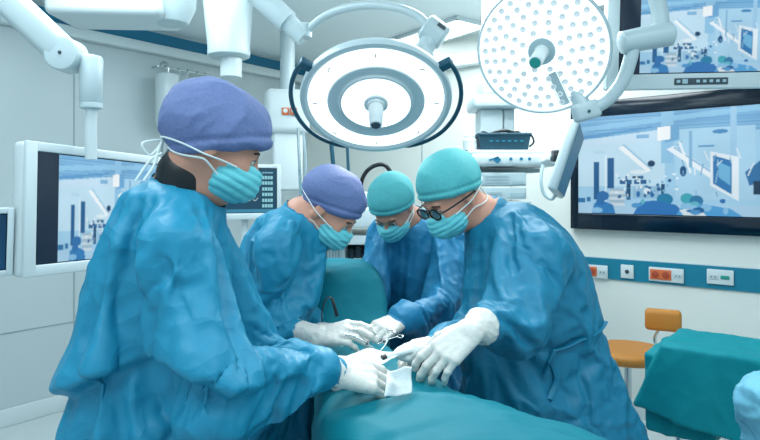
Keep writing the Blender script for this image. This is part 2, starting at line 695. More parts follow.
# ------------------------------------------------------------------ people
def hand_prims(w, fwd, back, side, curls, spread=0.0, r=1.0, grow=0.0, thumb=0.5, size=1.0):
    """side +1 when the thumb lies on back x fwd"""
    x = Vector(fwd).normalized()
    z = Vector(back)
    z = (z - x * z.dot(x)).normalized()
    y = z.cross(x) * side
    w = Vector(w)

    def L(a, b, c): return w + (x * a + y * b + z * c) * size
    g = grow
    pr = []
    ky = [0.031, 0.010, -0.011, -0.030]
    kx = [0.088, 0.092, 0.087, 0.078]
    ln = [(0.043, 0.026, 0.021), (0.047, 0.030, 0.022), (0.043, 0.028, 0.021), (0.034, 0.021, 0.019)]
    rr = [0.0092, 0.0095, 0.0090, 0.0080]
    for i in range(4):
        pr.append(U('cap', L(0.0, ky[i] * 0.55, 0), L(kx[i], ky[i], 0.002), (0.0165 + g) * size, (0.0115 + g) * size, k=0.012))
    pr.append(U('cap', L(0.01, 0.012, -0.006), L(0.045, 0.036, -0.012), (0.017 + g) * size, (0.014 + g) * size, k=0.012))
    for i in range(4):
        p = L(kx[i], ky[i], 0.002)
        ang = 0.0
        sp = spread * (1.5 - i) * 0.16
        for j in range(3):
            c = curls[i] if not isinstance(curls[i], (tuple, list)) else curls[i][j]
            ang += c * (0.8 if j == 0 else 1.0)
            d = (x * math.cos(sp) + y * math.sin(sp)) * math.cos(ang) - z * math.sin(ang)
            q = p + d * ln[i][j] * size
            pr.append(U('cap', p, q, (rr[i] - 0.0006 * j + g) * size, (rr[i] - 0.0006 * (j + 1) + g) * size, k=0.004))
            p = q
    a = L(0.030, 0.034, -0.012)
    t1 = (x * 0.62 + y * (0.62 - 0.45 * thumb) - z * (0.25 + 0.5 * thumb)).normalized()
    t2 = (x * 0.85 + y * (0.30 - 0.5 * thumb) - z * (0.30 + 0.35 * thumb)).normalized()
    b = a + t1 * 0.042 * size
    c = b + t2 * 0.032 * size
    pr.append(U('cap', a, b, (0.0135 + g) * size, (0.0105 + g) * size, k=0.010))
    pr.append(U('cap', b, c, (0.0105 + g) * size, (0.0085 + g) * size, k=0.004))
    return pr


def head_rot(yaw, pitch, roll=0.0):
    """columns: forward, left, up.  pitch > 0 looks down"""
    return (Matrix.Rotation(yaw, 3, 'Z') @ Matrix.Rotation(pitch, 3, 'Y') @ Matrix.Rotation(roll, 3, 'X'))


def head_prims(c, R, s=1.0):
    c = Vector(c)

    def L(x, y, z): return c + R @ (Vector((x, y, z)) * s)
    pr = [
        U('ell', L(-0.012, 0, 0.030), (0.096 * s, 0.075 * s, 0.086 * s), R, k=0.0),
        U('ell', L(0.030, 0, -0.030), (0.060 * s, 0.060 * s, 0.080 * s), R, k=0.03),
        U('ell', L(0.052, 0, -0.090), (0.030 * s, 0.036 * s, 0.024 * s), R, k=0.03),
        U('cap', L(0.084, 0.028, 0.016), L(0.084, -0.028, 0.016), 0.010 * s, 0.010 * s, k=0.02),
        U('cap', L(0.088, 0, 0.006), L(0.110, 0, -0.030), 0.007 * s, 0.0115 * s, k=0.012),
        U('cap', L(0.102, 0.009, -0.034), L(0.102, -0.009, -0.034), 0.007 * s, 0.007 * s, k=0.006),
        U('ell', L(0.062, 0.036, -0.028), (0.026 * s, 0.022 * s, 0.022 * s), R, k=0.02),
        U('ell', L(0.062, -0.036, -0.028), (0.026 * s, 0.022 * s, 0.022 * s), R, k=0.02),
        U('cap', L(0.088, 0.018, -0.062), L(0.088, -0.018, -0.062), 0.007 * s, 0.007 * s, k=0.01),
        U('cap', L(0.086, 0.015, -0.073), L(0.086, -0.015, -0.073), 0.008 * s, 0.008 * s, k=0.01),
    ]
    for sg in (1, -1):
        pr.append(S('ell', L(0.098, 0.032 * sg, 0.000), (0.017 * s, 0.019 * s, 0.011 * s), R, k=0.012))
        pr.append(U('ell', L(0.078, 0.031 * sg, 0.000), (0.0125 * s, 0.014 * s, 0.0115 * s), R, k=0.004))
        pr.append(U('ell', L(-0.008, 0.076 * sg, -0.006), (0.018 * s, 0.008 * s, 0.031 * s), R, k=0.008))
        pr.append(S('ell', L(-0.004, 0.086 * sg, -0.002), (0.009 * s, 0.006 * s, 0.018 * s), R, k=0.004))
    return pr


def project_to(prims, pts, off):
    p = np.array([A3(q) for q in pts], dtype=np.float32)
    e = 0.002
    for _ in range(8):
        d = sdf_eval(prims, p)
        g = np.stack([sdf_eval(prims, p + np.eye(3, dtype=np.float32)[i] * e) - d for i in range(3)], -1) / e
        g /= np.maximum(np.linalg.norm(g, axis=-1, keepdims=True), 1e-6)
        p = p - g * (d - off)[:, None]
    return [Vector(q.tolist()) for q in p]


def person(J, label, cat='person', group=None):
    """builds a gowned figure from the joints in J (world coordinates)"""
    hs = J.get('hs', 1.0)
    hc = Vector(J['head'])
    R = head_rot(J['yaw'], J['pitch'], J.get('roll', 0))

    def H(x, y, z): return hc + R @ (Vector((x, y, z)) * hs)
    origin = Vector((J['pelvis'][0], J['pelvis'][1], 0.0))
    nb, ch, pv = Vector(J['neck']), Vector(J['chest']), Vector(J['pelvis'])
    skull = head_prims(hc, R, hs)
    body = list(skull)
    body += [U('cap', H(-0.035, 0, -0.05), nb, 0.050 * hs, 0.060, k=0.03)]
    body += [U('cap', nb - Vector((0, 0, .03)), ch, 0.07, 0.105, k=0.05), U('cap', ch, pv, 0.11, 0.115, k=0.06)]
    trousers = []
    for sg, foot in ((1, J['feet'][0]), (-1, J['feet'][1])):
        f = Vector((foot[0], foot[1], 0.09))
        hip = pv + (f - Vector((pv.x, pv.y, 0.09))) * 0.55 - Vector((0, 0, 0.04))
        knee = hip.lerp(f, 0.5) + Vector((0, 0, 0))
        body += [U('cap', hip, knee, 0.080, 0.052, k=0.03), U('cap', knee, f, 0.052, 0.036, k=0.02)]
        trousers += [U('cap', hip, knee, 0.093, 0.075, k=0.03), U('cap', knee, f + Vector((0, 0, .05)), 0.075, 0.065, k=0.02)]
    hands = []
    for side in ('R', 'L'):
        sh, el, wr = [Vector(J[k + side]) for k in ('sh', 'el', 'wr')]
        body += [U('cap', ch.lerp(nb, 0.6), sh, 0.07, 0.055, k=0.04), U('cap', sh, el, 0.042, 0.032, k=0.03), U('cap', el, wr, 0.032, 0.025, k=0.02)]
        hd = J['hand' + side]
        sg = 1 if side == 'R' else -1
        hands.append((side, wr, hd, sg))
        body += hand_prims(wr, hd['dir'], hd['back'], sg, hd['curl'], hd.get('spread', 0), thumb=hd.get('thumb', .5), size=hd.get('size', 1.0), grow=-0.002)
    V, Q = surface(body, 0.0058)
    V = relax(V, Q, 1, 0.3)
    o = link('person', V, Q, M['skin'], None, origin, True)
    tag(o, label, cat, group)

    # eyes, brows
    for sg in (1, -1):
        mb = MB()
        mb.m(0).lathe(H(0.0800, 0.031 * sg, -0.001), R @ Vector((1, 0.08 * sg, 0)), [(0, 0.0105 * hs), (0.005 * hs, 0.0098 * hs), (0.009 * hs, 0.007 * hs), (0.0105 * hs, 0.0042 * hs)], 14)
        mb.m(1).lathe(H(0.0903, 0.0318 * sg, -0.003), R @ Vector((1, 0.08 * sg, -.1)), [(0, 0.0046 * hs), (0.001 * hs, 0.003 * hs)], 12)
        mb.build('eye', [M['eye'], M['iris']], o)
        mb = MB()
        mb.tube([H(0.0905, 0.019 * sg, 0.002), H(0.0925, 0.030 * sg, 0.0045), H(0.0865, 0.044 * sg, 0.000)], 0.0016, 6, sm=4)
        mb.build('eyelashes', M['hair'], o)
        mb = MB()
        mb.tube([H(0.0925, 0.012 * sg, 0.017), H(0.0925, 0.028 * sg, 0.021), H(0.083, 0.046 * sg, 0.016)], 0.0026, 6, sm=4)
        mb.build('eyebrow', M['hair'], o)

    # cap
    cc = J['cap']
    cs = cc.get('s', 1.0)
    bf, bb = cc.get('front', 0.040), cc.get('back', -0.05)
    pf, pb = H(0.09, 0, bf), H(-0.11, 0, bb)
    up = (pf - pb).cross(R @ Vector((0, 1, 0))).normalized()
    if up.dot(R @ Vector((0, 0, 1))) < 0: up = -up
    cl, cw, chh = cc.get('r', (0.112, 0.090, 0.098))
    cap_pr = [U('ell', H(*cc.get('c', (-0.018, 0, 0.045))), (cl * cs, cw * cs, chh * cs), R, k=0.0)]
    if cc.get('puff'):
        cap_pr.append(U('ell', H(*cc['puff'][0]), cc['puff'][1], R, k=0.04))
    full_cap = list(cap_pr)
    cap_pr += [I('plane', -up, pf.lerp(pb, .5), k=0.012)]
    fx = np.array(R @ Vector((1, 0, 0)))
    brim_n, brim_p = np.array(up), np.array(pf)

    def cap_extra(V):
        t = (V - brim_p) @ brim_n
        band = -0.0028 * np.exp(-((t - 0.022) / 0.006) ** 2) + 0.002 * (t < 0.016)
        u = (V - np.array(hc)) @ fx
        ang = np.arctan2((V - np.array(hc)) @ np.array(R @ Vector((0, 1, 0))), u)
        gather = 0.0004 * np.sin(ang * 46 + 3 * perlin(V * 30)) * np.exp(-np.clip(t - 0.02, 0, 1) / 0.03)
        return band + gather
    cap = cloth('surgical_cap', cap_pr, 0.0036, M[cc['mat']], o, big=0.009 * cc.get('w', 1), mid=0.0018 * cc.get('w', 1), seed=J['seed'], sc=1.5,
                stretch=cc.get('st', (1, 1, 1)), extra=cap_extra, lines=cc.get('lines', ()))
    # mask
    mk = [U('ell', H(0.050, 0, -0.052), (0.068 * hs, 0.066 * hs, 0.058 * hs), R, k=0),
          U('cap', H(0.100, 0, -0.020), H(0.098, 0, -0.06), 0.014 * hs, 0.018 * hs, k=0.035),
          I('plane', R @ Vector((-1, 0, 0.10)).normalized(), H(0.022, 0, -0.05), k=0.006),
          I('plane', R @ Vector((0.16, 0, 1)).normalized(), H(0.095, 0, -0.010), k=0.010)]
    zc = np.array(R @ Vector((0.1, 0, 1)).normalized())

    def mask_extra(V):
        t = (V - np.array(hc)) @ zc / hs
        return 0.0032 * np.abs(np.sin(t * math.pi / 0.017)) - 0.0015
    mask = cloth('face_mask', mk, 0.003, M['mask'], o, big=0.003, mid=0.0016, seed=J['seed'] + 3, sc=3, extra=mask_extra)
    # straps
    wrap = skull + [(a, b, c, 0.0) for a, b, c, d in full_cap]
    for zz0, zz1, xx0, nm in ((-0.030, J.get('kz1', 0.01), 0.050, 'upper'), (-0.082, J.get('kz2', -0.035), 0.045, 'lower')):
        for sg in (1, -1):
            pts = []
            for t in np.linspace(0, 1, 16):
                th = 0.95 + (math.pi - 0.95) * t
                z = zz0 + (zz1 - zz0) * t
                pts.append(H(-0.01 + 0.12 * math.cos(th) * (1 if t > 0 else 1), 0.095 * math.sin(th) * sg, z))
            pts = project_to(wrap if nm == 'upper' else skull + [U('cap', H(-0.035, 0, -0.05), nb, 0.050 * hs, 0.06, k=.03)] + ([(a, b, c, 0.0) for a, b, c, d in full_cap] if zz1 > -0.03 else []), pts, 0.0045)
            for _ in range(5): pts = [pts[0]] + [(pts[i - 1] + pts[i] * 2 + pts[i + 1]) / 4 for i in range(1, len(pts) - 1)] + [pts[-1]]
            mb = MB()
            mb.tube(pts, 0.0034, 6, flat=0.6)
            mb.build('mask_strap', M['strap'], mask)
    if J.get('knot'):
        k0 = project_to(wrap, [H(-0.12, 0.0, J.get('kz1', 0.01))], 0.004)[0]
        mb = MB()
        dn = Vector((0, 0, -1))
        for a, b in ((0.03, -0.01), (-0.012, 0.03)):
            mb.tube([k0, k0 + Vector((a - .02, -b, -0.01)), k0 + Vector((a * 0.4 - 0.015, -b * .5, -0.035)), k0 + Vector((0, 0, -0.004))], 0.0028, 6, sm=5)
        mb.tube([k0, k0 + Vector((-0.006, -0.012, -0.03)), k0 + Vector((-0.012, -0.02, -0.06)), k0 + Vector((-.03, -0.026, -0.09))], 0.003, 6, sm=5)
        mb.tube([k0 + Vector((.004, -.01, -.03)), k0 + Vector((-0.02, -0.016, -0.045)), k0 + Vector((-0.05, -0.02, -0.09))], 0.003, 6, sm=5)
        mb.build('strap_bow', M['strap'], mask)

    # gown
    gp = []
    for side in ('R', 'L'):
        sh, el, wr = [Vector(J[k + side]) for k in ('sh', 'el', 'wr')]
        sr = J.get('sleeve' + side, (0.078, 0.072, 0.045))
        end = wr - (wr - el).normalized() * J.get('cut' + side, 0.02)
        gp += [U('cap', ch.lerp(nb, 0.55), sh, 0.085, sr[0], k=0.05), U('cap', sh, el, sr[0], sr[1], k=0.05), U('cap', el, end, sr[1], sr[2], k=0.035)]
    gp += [U('cap', nb - Vector((0, 0, 0.05)), ch, 0.085, J.get('chr', 0.14), k=0.06)]
    gp += J['gown']
    cutters = [S('cap', nb + (hc - nb) * J.get('nstart', 0.28), hc, J.get('neckhole', 0.066), 0.075, k=0.008)]
    for c in J.get('gowncut', []): cutters.append(c)
    zc2 = J.get('hem', 0.36)
    cutters.append(I('plane', Vector((0, 0, -1)), Vector((0, 0, zc2)), k=0))
    base = np.array([pv.x, pv.y, 0])
    amp = J.get('skirt', 0.016)

    def gown_extra(V):
        q = V - base
        ang = np.arctan2(q[:, 1], q[:, 0])
        low = np.clip((pv.z + 0.10 - V[:, 2]) / 0.35, 0, 1)
        w = perlin(np.stack([np.cos(ang) * 1.3, np.sin(ang) * 1.3, V[:, 2] * 0.8], 1) + J['seed'])
        return amp * low * (np.abs(np.sin(ang * 7 + w * 5)) - 0.5)
    lines = list(J.get('lines', []))
    gown = cloth('surgical_gown', gp + cutters, 0.012, M[J['gmat']], o, big=0.009, mid=0.0, seed=J['seed'], stretch=(1, 1, 0.62), zcut=zc2, extra=gown_extra)

    def hard(co):
        w = np.linalg.norm(co - A3(nb), axis=1) < 0.125
        for s_ in 'RL': w |= np.linalg.norm(co - A3(J['wr' + s_]), axis=1) < 0.085
        return w | (co[:, 2] < zc2 + 0.03)
    settle(gown, hard, None, o, 25, J.get('goal', .085), J.get('expand', -.16), 1.0, 50)
    refine(gown, lines, 0.0, J.get('mid', 0.0048), J['seed'], 1.1, J.get('gst', (1, 1, .6)))
    clear_of(gown, o)
    for nm, pts, r in J.get('ties', []):
        mb = MB()
        go = Vector(OFF[gown.name])
        sn = []
        for q_ in spline([Vector(v) for v in pts], 6):
            ok_, loc_, no_, _i = gown.closest_point_on_mesh(q_ - go)
            sn.append(loc_ + go + no_ * 0.004 if ok_ else q_)
        for _ in range(3): sn = [sn[0]] + [(sn[i - 1] + sn[i] * 2 + sn[i + 1]) / 4 for i in range(1, len(sn) - 1)] + [sn[-1]]
        mb.tube(sn, r, 8, flat=0.5)
        mb.build(nm, M[J['gmat']], gown)
    # collar of the shirt below
    nk = H(-0.035, 0, -0.05)
    cp = [U('cap', nb - Vector((0, 0, 0.05)), nb.lerp(nk, J.get('collar', 0.12)), 0.075, J.get('colr', 0.064), k=0.02)]
    link('undershirt', *surface(cp, 0.006), M[J.get('shirt', 'gown2')], o)
    # trousers, shoes
    tr = surface(trousers + [U('cap', pv, pv - Vector((0, 0, .02)), 0.13, 0.13, k=0.05)], 0.011)
    link('trousers', tr[0], tr[1], M['gown2'], o)
    for foot in J['feet']:
        f = Vector((foot[0], foot[1], 0))
        hd = Vector((math.cos(J['by']), math.sin(J['by']), 0))
        sp = [U('cap', f - hd * 0.04 + Vector((0, 0, .048)), f + hd * 0.13 + Vector((0, 0, .042)), 0.044, 0.046, k=.02), I('plane', Vector((0, 0, -1)), Vector((0, 0, 0.002)))]
        link('shoe', *surface(sp, 0.008), M['shoe'], o)
    # gloves
    for side, wr, hd, sg in hands:
        el = Vector(J['el' + side])
        back = (el - wr).normalized()
        gl = hand_prims(wr, hd['dir'], hd['back'], sg, hd['curl'], hd.get('spread', 0), thumb=hd.get('thumb', .5), size=hd.get('size', 1.0), grow=0.0012)
        cl_ = hd.get('cuff', 0.06)
        cr = hd.get('cr', 0.036)
        gl += [U('cap', wr, wr + back * 0.02, 0.026, 0.029, k=0.015), U('cap', wr + back * 0.015, wr + back * cl_, 0.028, cr, k=0.012),
               I('plane', back, wr + back * (cl_ + 0.02), k=0.004)]

        def gex(V, w=wr, b=back):
            t = (V - np.array(w)) @ np.array(b)
            return np.where(t > -0.01, 0.0022 * (ridged(V * 40, 1.5) - .3), 0.0006 * (ridged(V * 60, 1.3) - .3))
        cloth('glove', gl, 0.003, M['glove'], o, big=0.0, mid=0.0006, seed=J['seed'] + 9, sc=3, extra=gex)
    g = J.get('glasses')
    if g:
        mb = MB()
        for sg in (1, -1):
            ring = [H(0.106, 0.034 * sg + 0.027 * math.cos(a), 0.0 + 0.018 * math.sin(a)) for a in np.linspace(0, 2 * math.pi, 20)]
            mb.tube(ring, 0.0036, 6, caps=False)
            mb.tube([H(0.105, 0.060 * sg, 0.006), H(0.09, 0.078 * sg, 0.006), H(0.03, 0.088 * sg, 0.004), H(-0.03, 0.086 * sg, 0.0)], 0.003, 6, sm=5)
        mb.tube([H(0.107, 0.009, 0.004), H(0.111, 0, 0.008), H(0.107, -0.009, 0.004)], 0.002, 6, sm=3)
        ge = mb.build('eyeglasses', M['black'], o)
        for sg in (1, -1):
            mb = MB()
            mb.lathe(H(0.105, 0.034 * sg, 0), R @ Vector((1, 0, 0)), [(0, 0.017 * hs), (0.001, 0.0165 * hs)], 16)
            mb.build('lens', M['glass'], ge)
    return o


# ------------------------------------------------------------------ the room
def struct(o):
    o['kind'] = 'structure'
    return o


def slab(name, a0, a1, b0, b1, z0, z1, m, bev=0):
    mb = MB()
    mb.box(room((a0 + a1) / 2, (b0 + b1) / 2, (z0 + z1) / 2), (abs(a1 - a0), abs(b1 - b0), abs(z1 - z0)), AX, BX, bev=bev)
    return struct(mb.build(name, m, origin=room((a0 + a1) / 2, (b0 + b1) / 2, z0)))


AMIN, BMIN = -3.2, -3.6
slab('floor', AMIN, WA + .1, BMIN, WB + .1, -0.1, 0, M['floor'])
slab('ceiling', AMIN, WA + .1, BMIN, WB + .1, CEIL, CEIL + 0.1, M['ceil'])
slab('wall_left', AMIN, WA + .1, WB, WB + .1, 0, CEIL, M['wall'])
slab('wall_right', WA, WA + .1, BMIN, WB, 0, CEIL, M['wall_r'])
slab('baseboard_left', AMIN, WA - .02, WB - 0.02, WB, 0, 0.11, M['white'], .006)
slab('baseboard_right', WA - 0.02, WA, BMIN, WB - .02, 0, 0.11, M['white'], .006)
slab('trim_1', AMIN, WA - .01, WB - 0.012, WB, 2.565, 2.66, M['band'])
slab('trim_2', AMIN, WA - .07, WB - 0.07, WB, 2.49, 2.562, M['white'], .01)
slab('trim_3', WA - 0.010, WA, BMIN, WB - 0.08, 0.878, 1.014, M['band2'])
slab('trim_4', WA - 0.006, WA, BMIN, WB - 0.08, 1.014, 1.022, M['white'])
slab('trim_5', WA - 0.09, WA, BMIN, WB - 0.08, 2.43, 2.53, M['ceil'], .01)
slab('trim_6', AMIN, WA - .02, WB - 0.004, WB, 0.575, 0.581, M['seam'])
for i, a in enumerate((0.55, 1.75, 2.95)):
    slab('trim_%d' % (7 + i), a, a + 0.006, WB - 0.004, WB, 0.12, 2.48, M['seam'])
for i, b in enumerate((2.7, 1.9)):
    slab('trim_%d' % (10 + i), WA - 0.004, WA, b, b + 0.006, 0.12, 2.42, M['seam'])


def unproj(px, py, z):
    Y = (CAMZ - z) * FPX / (py - 190)
    return P(px, py, Y)


# ceiling light panels
def ceiling_panel(cs, label):
    c = sum((Vector(p) for p in cs), Vector()) / 4
    t = thing('ceiling_light', (c.x, c.y, CEIL - 0.03), label, 'ceiling light', 'recessed ceiling light panels')
    lo = [Vector((p[0], p[1], CEIL - 0.022)) for p in cs]
    mb = MB()
    mb.add(lo + [p + Vector((0, 0, .012)) for p in lo], [[3, 2, 1, 0], [4, 5, 6, 7], [0, 1, 5, 4], [1, 2, 6, 5], [2, 3, 7, 6], [3, 0, 4, 7]])
    mb.build('diffuser', M['panelglow'], t, smooth=False)
    mb = MB()
    for i in range(4):
        a, b = lo[i], lo[(i + 1) % 4]
        d = (b - a).normalized()
        n = d.cross(Vector((0, 0, 1)))
        if n.dot(c - a) > 0: n = -n
        mb.box((a + b) / 2 + n * 0.014 + Vector((0, 0, 0.008)), ((b - a).length + 0.05, 0.025, 0.024), d, n)
    mb.build('frame', M['white'], t, smooth=False)


def quad_from(p0, p1, w):
    a, b = unproj(p0[0], p0[1], CEIL), unproj(p1[0], p1[1], CEIL)
    d = (b - a).normalized()
    n = Vector((d.y, -d.x, 0))
    if n.y > 0: n = -n
    return [a, b, b + n * w, a + n * w]


ceiling_panel(quad_from((352, 66), (487, 24), 0.30), 'long glowing white ceiling panel partly behind the curved lamp arm')
ceiling_panel(quad_from((415, 60), (487, 40), 0.10), 'narrow glowing white ceiling strip just below the long panel, between the two surgical lamps')
ceiling_panel([Vector(p) for p in ((1.21, 3.86, 0), (1.51, 3.61, 0), (1.35, 3.42, 0), (1.05, 3.67, 0))], 'glowing white ceiling panel behind the dotted round lamp, at its upper right edge')

# ------------------------------------------------------------------ pictures on the screens
def inside(poly, X, Y):
    r = np.zeros(X.shape, bool)
    n = len(poly)
    for i in range(n):
        (x0, y0), (x1, y1) = poly[i], poly[(i + 1) % n]
        if y0 == y1: continue
        c = ((y0 > Y) != (y1 > Y)) & (X < (x1 - x0) * (Y - y0) / (y1 - y0) + x0)
        r ^= c
    return r


def or_picture(X, Y, bar=0.0):
    """a wide view of an operating room, as on the wall screens. x, y in 0..1, y down"""
    img = np.zeros(X.shape + (3,))
    img[:] = lin('#9fcfec')
    xx = (X - bar) / (1 - bar)

    def poly(c, pts): img[inside(pts, xx, Y)] = lin(c)

    def rect(c, a, b, d, e): poly(c, [(a, b), (d, b), (d, e), (a, e)])

    def line(c, a, b, w):
        dx, dy = b[0] - a[0], b[1] - a[1]
        L = math.hypot(dx, dy)
        nx, ny = -dy / L * w, dx / L * w
        poly(c, [(a[0] + nx, a[1] + ny), (b[0] + nx, b[1] + ny), (b[0] - nx, b[1] - ny), (a[0] - nx, a[1] - ny)])

    def blob(c, x, y, rx, ry): img[((xx - x) / rx) ** 2 + ((Y - y) / ry) ** 2 < 1] = lin(c)
    for i in range(30):
        y = i / 30 * 0.22
        rect(['#78b0d8', '#6aa5d2', '#8cc0e2', '#5f9ccc'][i % 4 if i % 7 else 0], 0, y, 1, y + 0.011)
    poly('#8cc4e6', [(0, .10), (1, .0), (1, .05), (0, .15)])
    poly('#5a9acb', [(0, .20), (.45, .13), (.45, .15), (0, .235)])
    rect('#bfe2f4', 0, .26, .52, .72)
    poly('#c4e2f4', [(0, .24), (.5, .17), (.5, .27), (0, .30)])
    rect('#8fc4e6', .50, .0, .57, .50)
    rect('#a8d4ee', .58, .18, .98, .85)
    rect('#9cc9e8', .86, .0, .89, .65)
    rect('#7fb4da', .36, .21, .43, .25)
    rect('#1c5c90', .10, .47, .135, .86)
    rect('#1d5d92', .185, .43, .225, .74)
    rect('#e4f4fb', .17, .4, .178, .9)
    rect('#2b71a6', .0, .84, .045, .89); rect('#2b71a6', .055, .83, .08, .88)
    rect('#a8d0ea', 0, .9, 1, 1)
    for a in (.26, .30, .345, .385):
        rect('#1f5f94', a, .66, a + .033, .70)
    line('#eef8fc', (.27, .32), (.44, .57), .022)
    line('#9cc8e4', (.28, .30), (.45, .56), .007)
    blob('#123d66', .445, .50, .022, .03)
    blob('#dff1fa', .37, .58, .05, .02)
    rect('#153f63', .335, .62, .40, .64)
    blob('#0f4a7c', .62, .58, .018, .05)
    poly('#6ca9d6', [(.52, .14), (.60, .13), (.60, .28), (.52, .30)])
    poly('#f4fbfe', [(.48, .15), (.55, .14), (.55, .27), (.48, .28)])
    line('#e8f5fb', (.55, .35), (.80, .66), .025)
    line('#86b9dc', (.57, .35), (.82, .66), .006)
    poly('#e2f2fa', [(.76, .40), (.90, .46), (.90, .86), (.76, .72)])
    poly('#2a78b4', [(.775, .44), (.865, .49), (.865, .80), (.775, .70)])
    poly('#6db4dc', [(.80, .50), (.86, .55), (.86, .72), (.80, .64)])
    rect('#4f93c4', .70, .34, .78, .36)
    blob('#3f86bb', .81, .22, .04, .02)
    for i in range(6):
        rect('#c9dde8' if i % 2 else '#9fbdd0', .20, .74 + i * .03, .29, .77 + i * .03)
    rect('#123f66', .30, .70, .325, .86); rect('#1a4a72', .50, .70, .52, .84)
    rect('#8ebcd8', .34, .72, .49, .84)
    blob('#2a70b0', .37, .80, .012, .03); blob('#d8ecf6', .42, .77, .02, .03); blob('#2367a5', .45, .80, .012, .03)
    blob('#2b6fad', .155, .82, .04, .05); poly('#2f7dbd', [(.09, 1), (.10, .90), (.16, .87), (.22, .91), (.235, 1)])
    blob('#1f7ea8', .52, .85, .045, .06); poly('#2b73b8', [(.34, 1), (.38, .88), (.46, .86), (.58, .90), (.64, 1)])
    blob('#3fa8b8', .64, .84, .035, .05); blob('#2c78a8', .69, .86, .035, .05)
    poly('#4f9fd6', [(.58, 1), (.62, .90), (.72, .89), (.86, .93), (.92, 1)])
    poly('#d9e8ee', [(.60, .95), (.70, .92), (.74, 1), (.62, 1)])
    poly('#2a6fa6', [(.93, .6), (1, .5), (1, .7), (.95, .72)])
    rect('#0e3050', .97, .68, 1, .80)
    rs = random.Random(5)
    for i in range(46):
        x, y = rs.uniform(.24, .60), rs.uniform(.60, .84)
        blob(rs.choice(['#1c5a8c', '#dceef8', '#78aed2', '#eaf6fb', '#356f9e', '#9cc6e2']), x, y, rs.uniform(.004, .012), rs.uniform(.006, .02))
    for i in range(16):
        x, y = rs.uniform(.56, .98), rs.uniform(.24, .8)
        line(rs.choice(['#8cbcdc', '#dff0f9', '#6fa6cc']), (x, y), (x + rs.uniform(-.03, .03), y + rs.uniform(.03, .12)), .003)
    for i in range(14):
        x = rs.uniform(.1, .92)
        blob(rs.choice(['#2a6fae', '#4d95cb', '#1d5f98', '#86bfe4', '#5fb4c8']), x, rs.uniform(.86, .97), rs.uniform(.012, .035), rs.uniform(.015, .035))
    line('#e8f4fa', (.60, .30), (.66, .60), .006)
    line('#7fb2d6', (.66, .20), (.66, .55), .008)
    rect('#b4d8ee', .10, .36, .17, .385)
    img *= (0.93 + 0.14 * perlin(np.stack([X.ravel() * 5, Y.ravel() * 4, X.ravel() * 0 + 3.3], 1)).reshape(X.shape) + 0.10 * (1 - Y))[..., None]
    k = np.pad(img, ((1, 1), (1, 1), (0, 0)), mode='edge')
    img = (k[:-2, 1:-1] + k[2:, 1:-1] + k[1:-1, :-2] + k[1:-1, 2:] + 2 * k[1:-1, 1:-1]) / 6
    if bar > 0: img[X < bar] = lin('#061c33')
    return img


def wave_picture(X, Y):
    img = np.zeros(X.shape + (3,))
    img[:] = lin('#12445e')
    for y0, c, f in ((.18, '#8fe0d8', 40), (.36, '#9fd8ee', 30), (.55, '#7fb8d8', 22), (.72, '#a8c8d0', 34)):
        yy = y0 - 0.05 * np.abs(np.sin(X * f)) ** 6
        img[(np.abs(Y - yy) < 0.012) & (X < .70)] = lin(c)
    img[(X > .76) & (X < .94) & (Y > .08) & (Y < .9) & (np.abs(np.sin(Y * 24)) > .62) & (np.abs(np.sin(X * 70)) > .3)] = lin('#8fd0dc')
    img[(Y > .92)] = lin('#3a86a6')
    return img


m = bpy.data.materials.new('screen_image')
m.use_nodes = True
nt = m.node_tree
b = nt.nodes['Principled BSDF']
ca = nt.nodes.new('ShaderNodeVertexColor'); ca.layer_name = 'Col'
b.inputs['Base Color'].default_value = (0.01, 0.01, 0.012, 1)
b.inputs['Roughness'].default_value = 0.25
nt.links.new(ca.outputs[0], b.inputs['Emission Color'])
b.inputs['Emission Strength'].default_value = 0.70
M['screen'] = m


def screen(name, c, X, Z, w, h, painter, nx, ny, parent):
    """flat screen: centre c, unit axes X (right) and Z (up)"""
    c, X, Z = Vector(c), Vector(X).normalized(), Vector(Z).normalized()
    u = np.linspace(0, 1, nx + 1); v = np.linspace(0, 1, ny + 1)
    uu, vv = np.meshgrid(u, v)
    V = np.array(c)[None] + np.array(X)[None] * ((uu.ravel() - .5) * w)[:, None] - np.array(Z)[None] * ((vv.ravel() - .5) * h)[:, None]
    i = np.arange(nx * ny)
    r, q = i // nx, i % nx
    a = r * (nx + 1) + q
    F = np.stack([a + nx + 1, a + nx + 2, a + 1, a], 1)
    o = link(name, V, F, M['screen'], parent, smooth=False)
    cu, cv = np.meshgrid((np.arange(nx) + .5) / nx, (np.arange(ny) + .5) / ny)
    img = painter(cu, cv).reshape(-1, 3)
    at = o.data.color_attributes.new('Col', 'FLOAT_COLOR', 'CORNER')
    d = np.ones((nx * ny, 4, 4), dtype=np.float32)
    d[:, :, :3] = img[:, None, :]
    at.data.foreach_set('color', d.ravel())
    return o


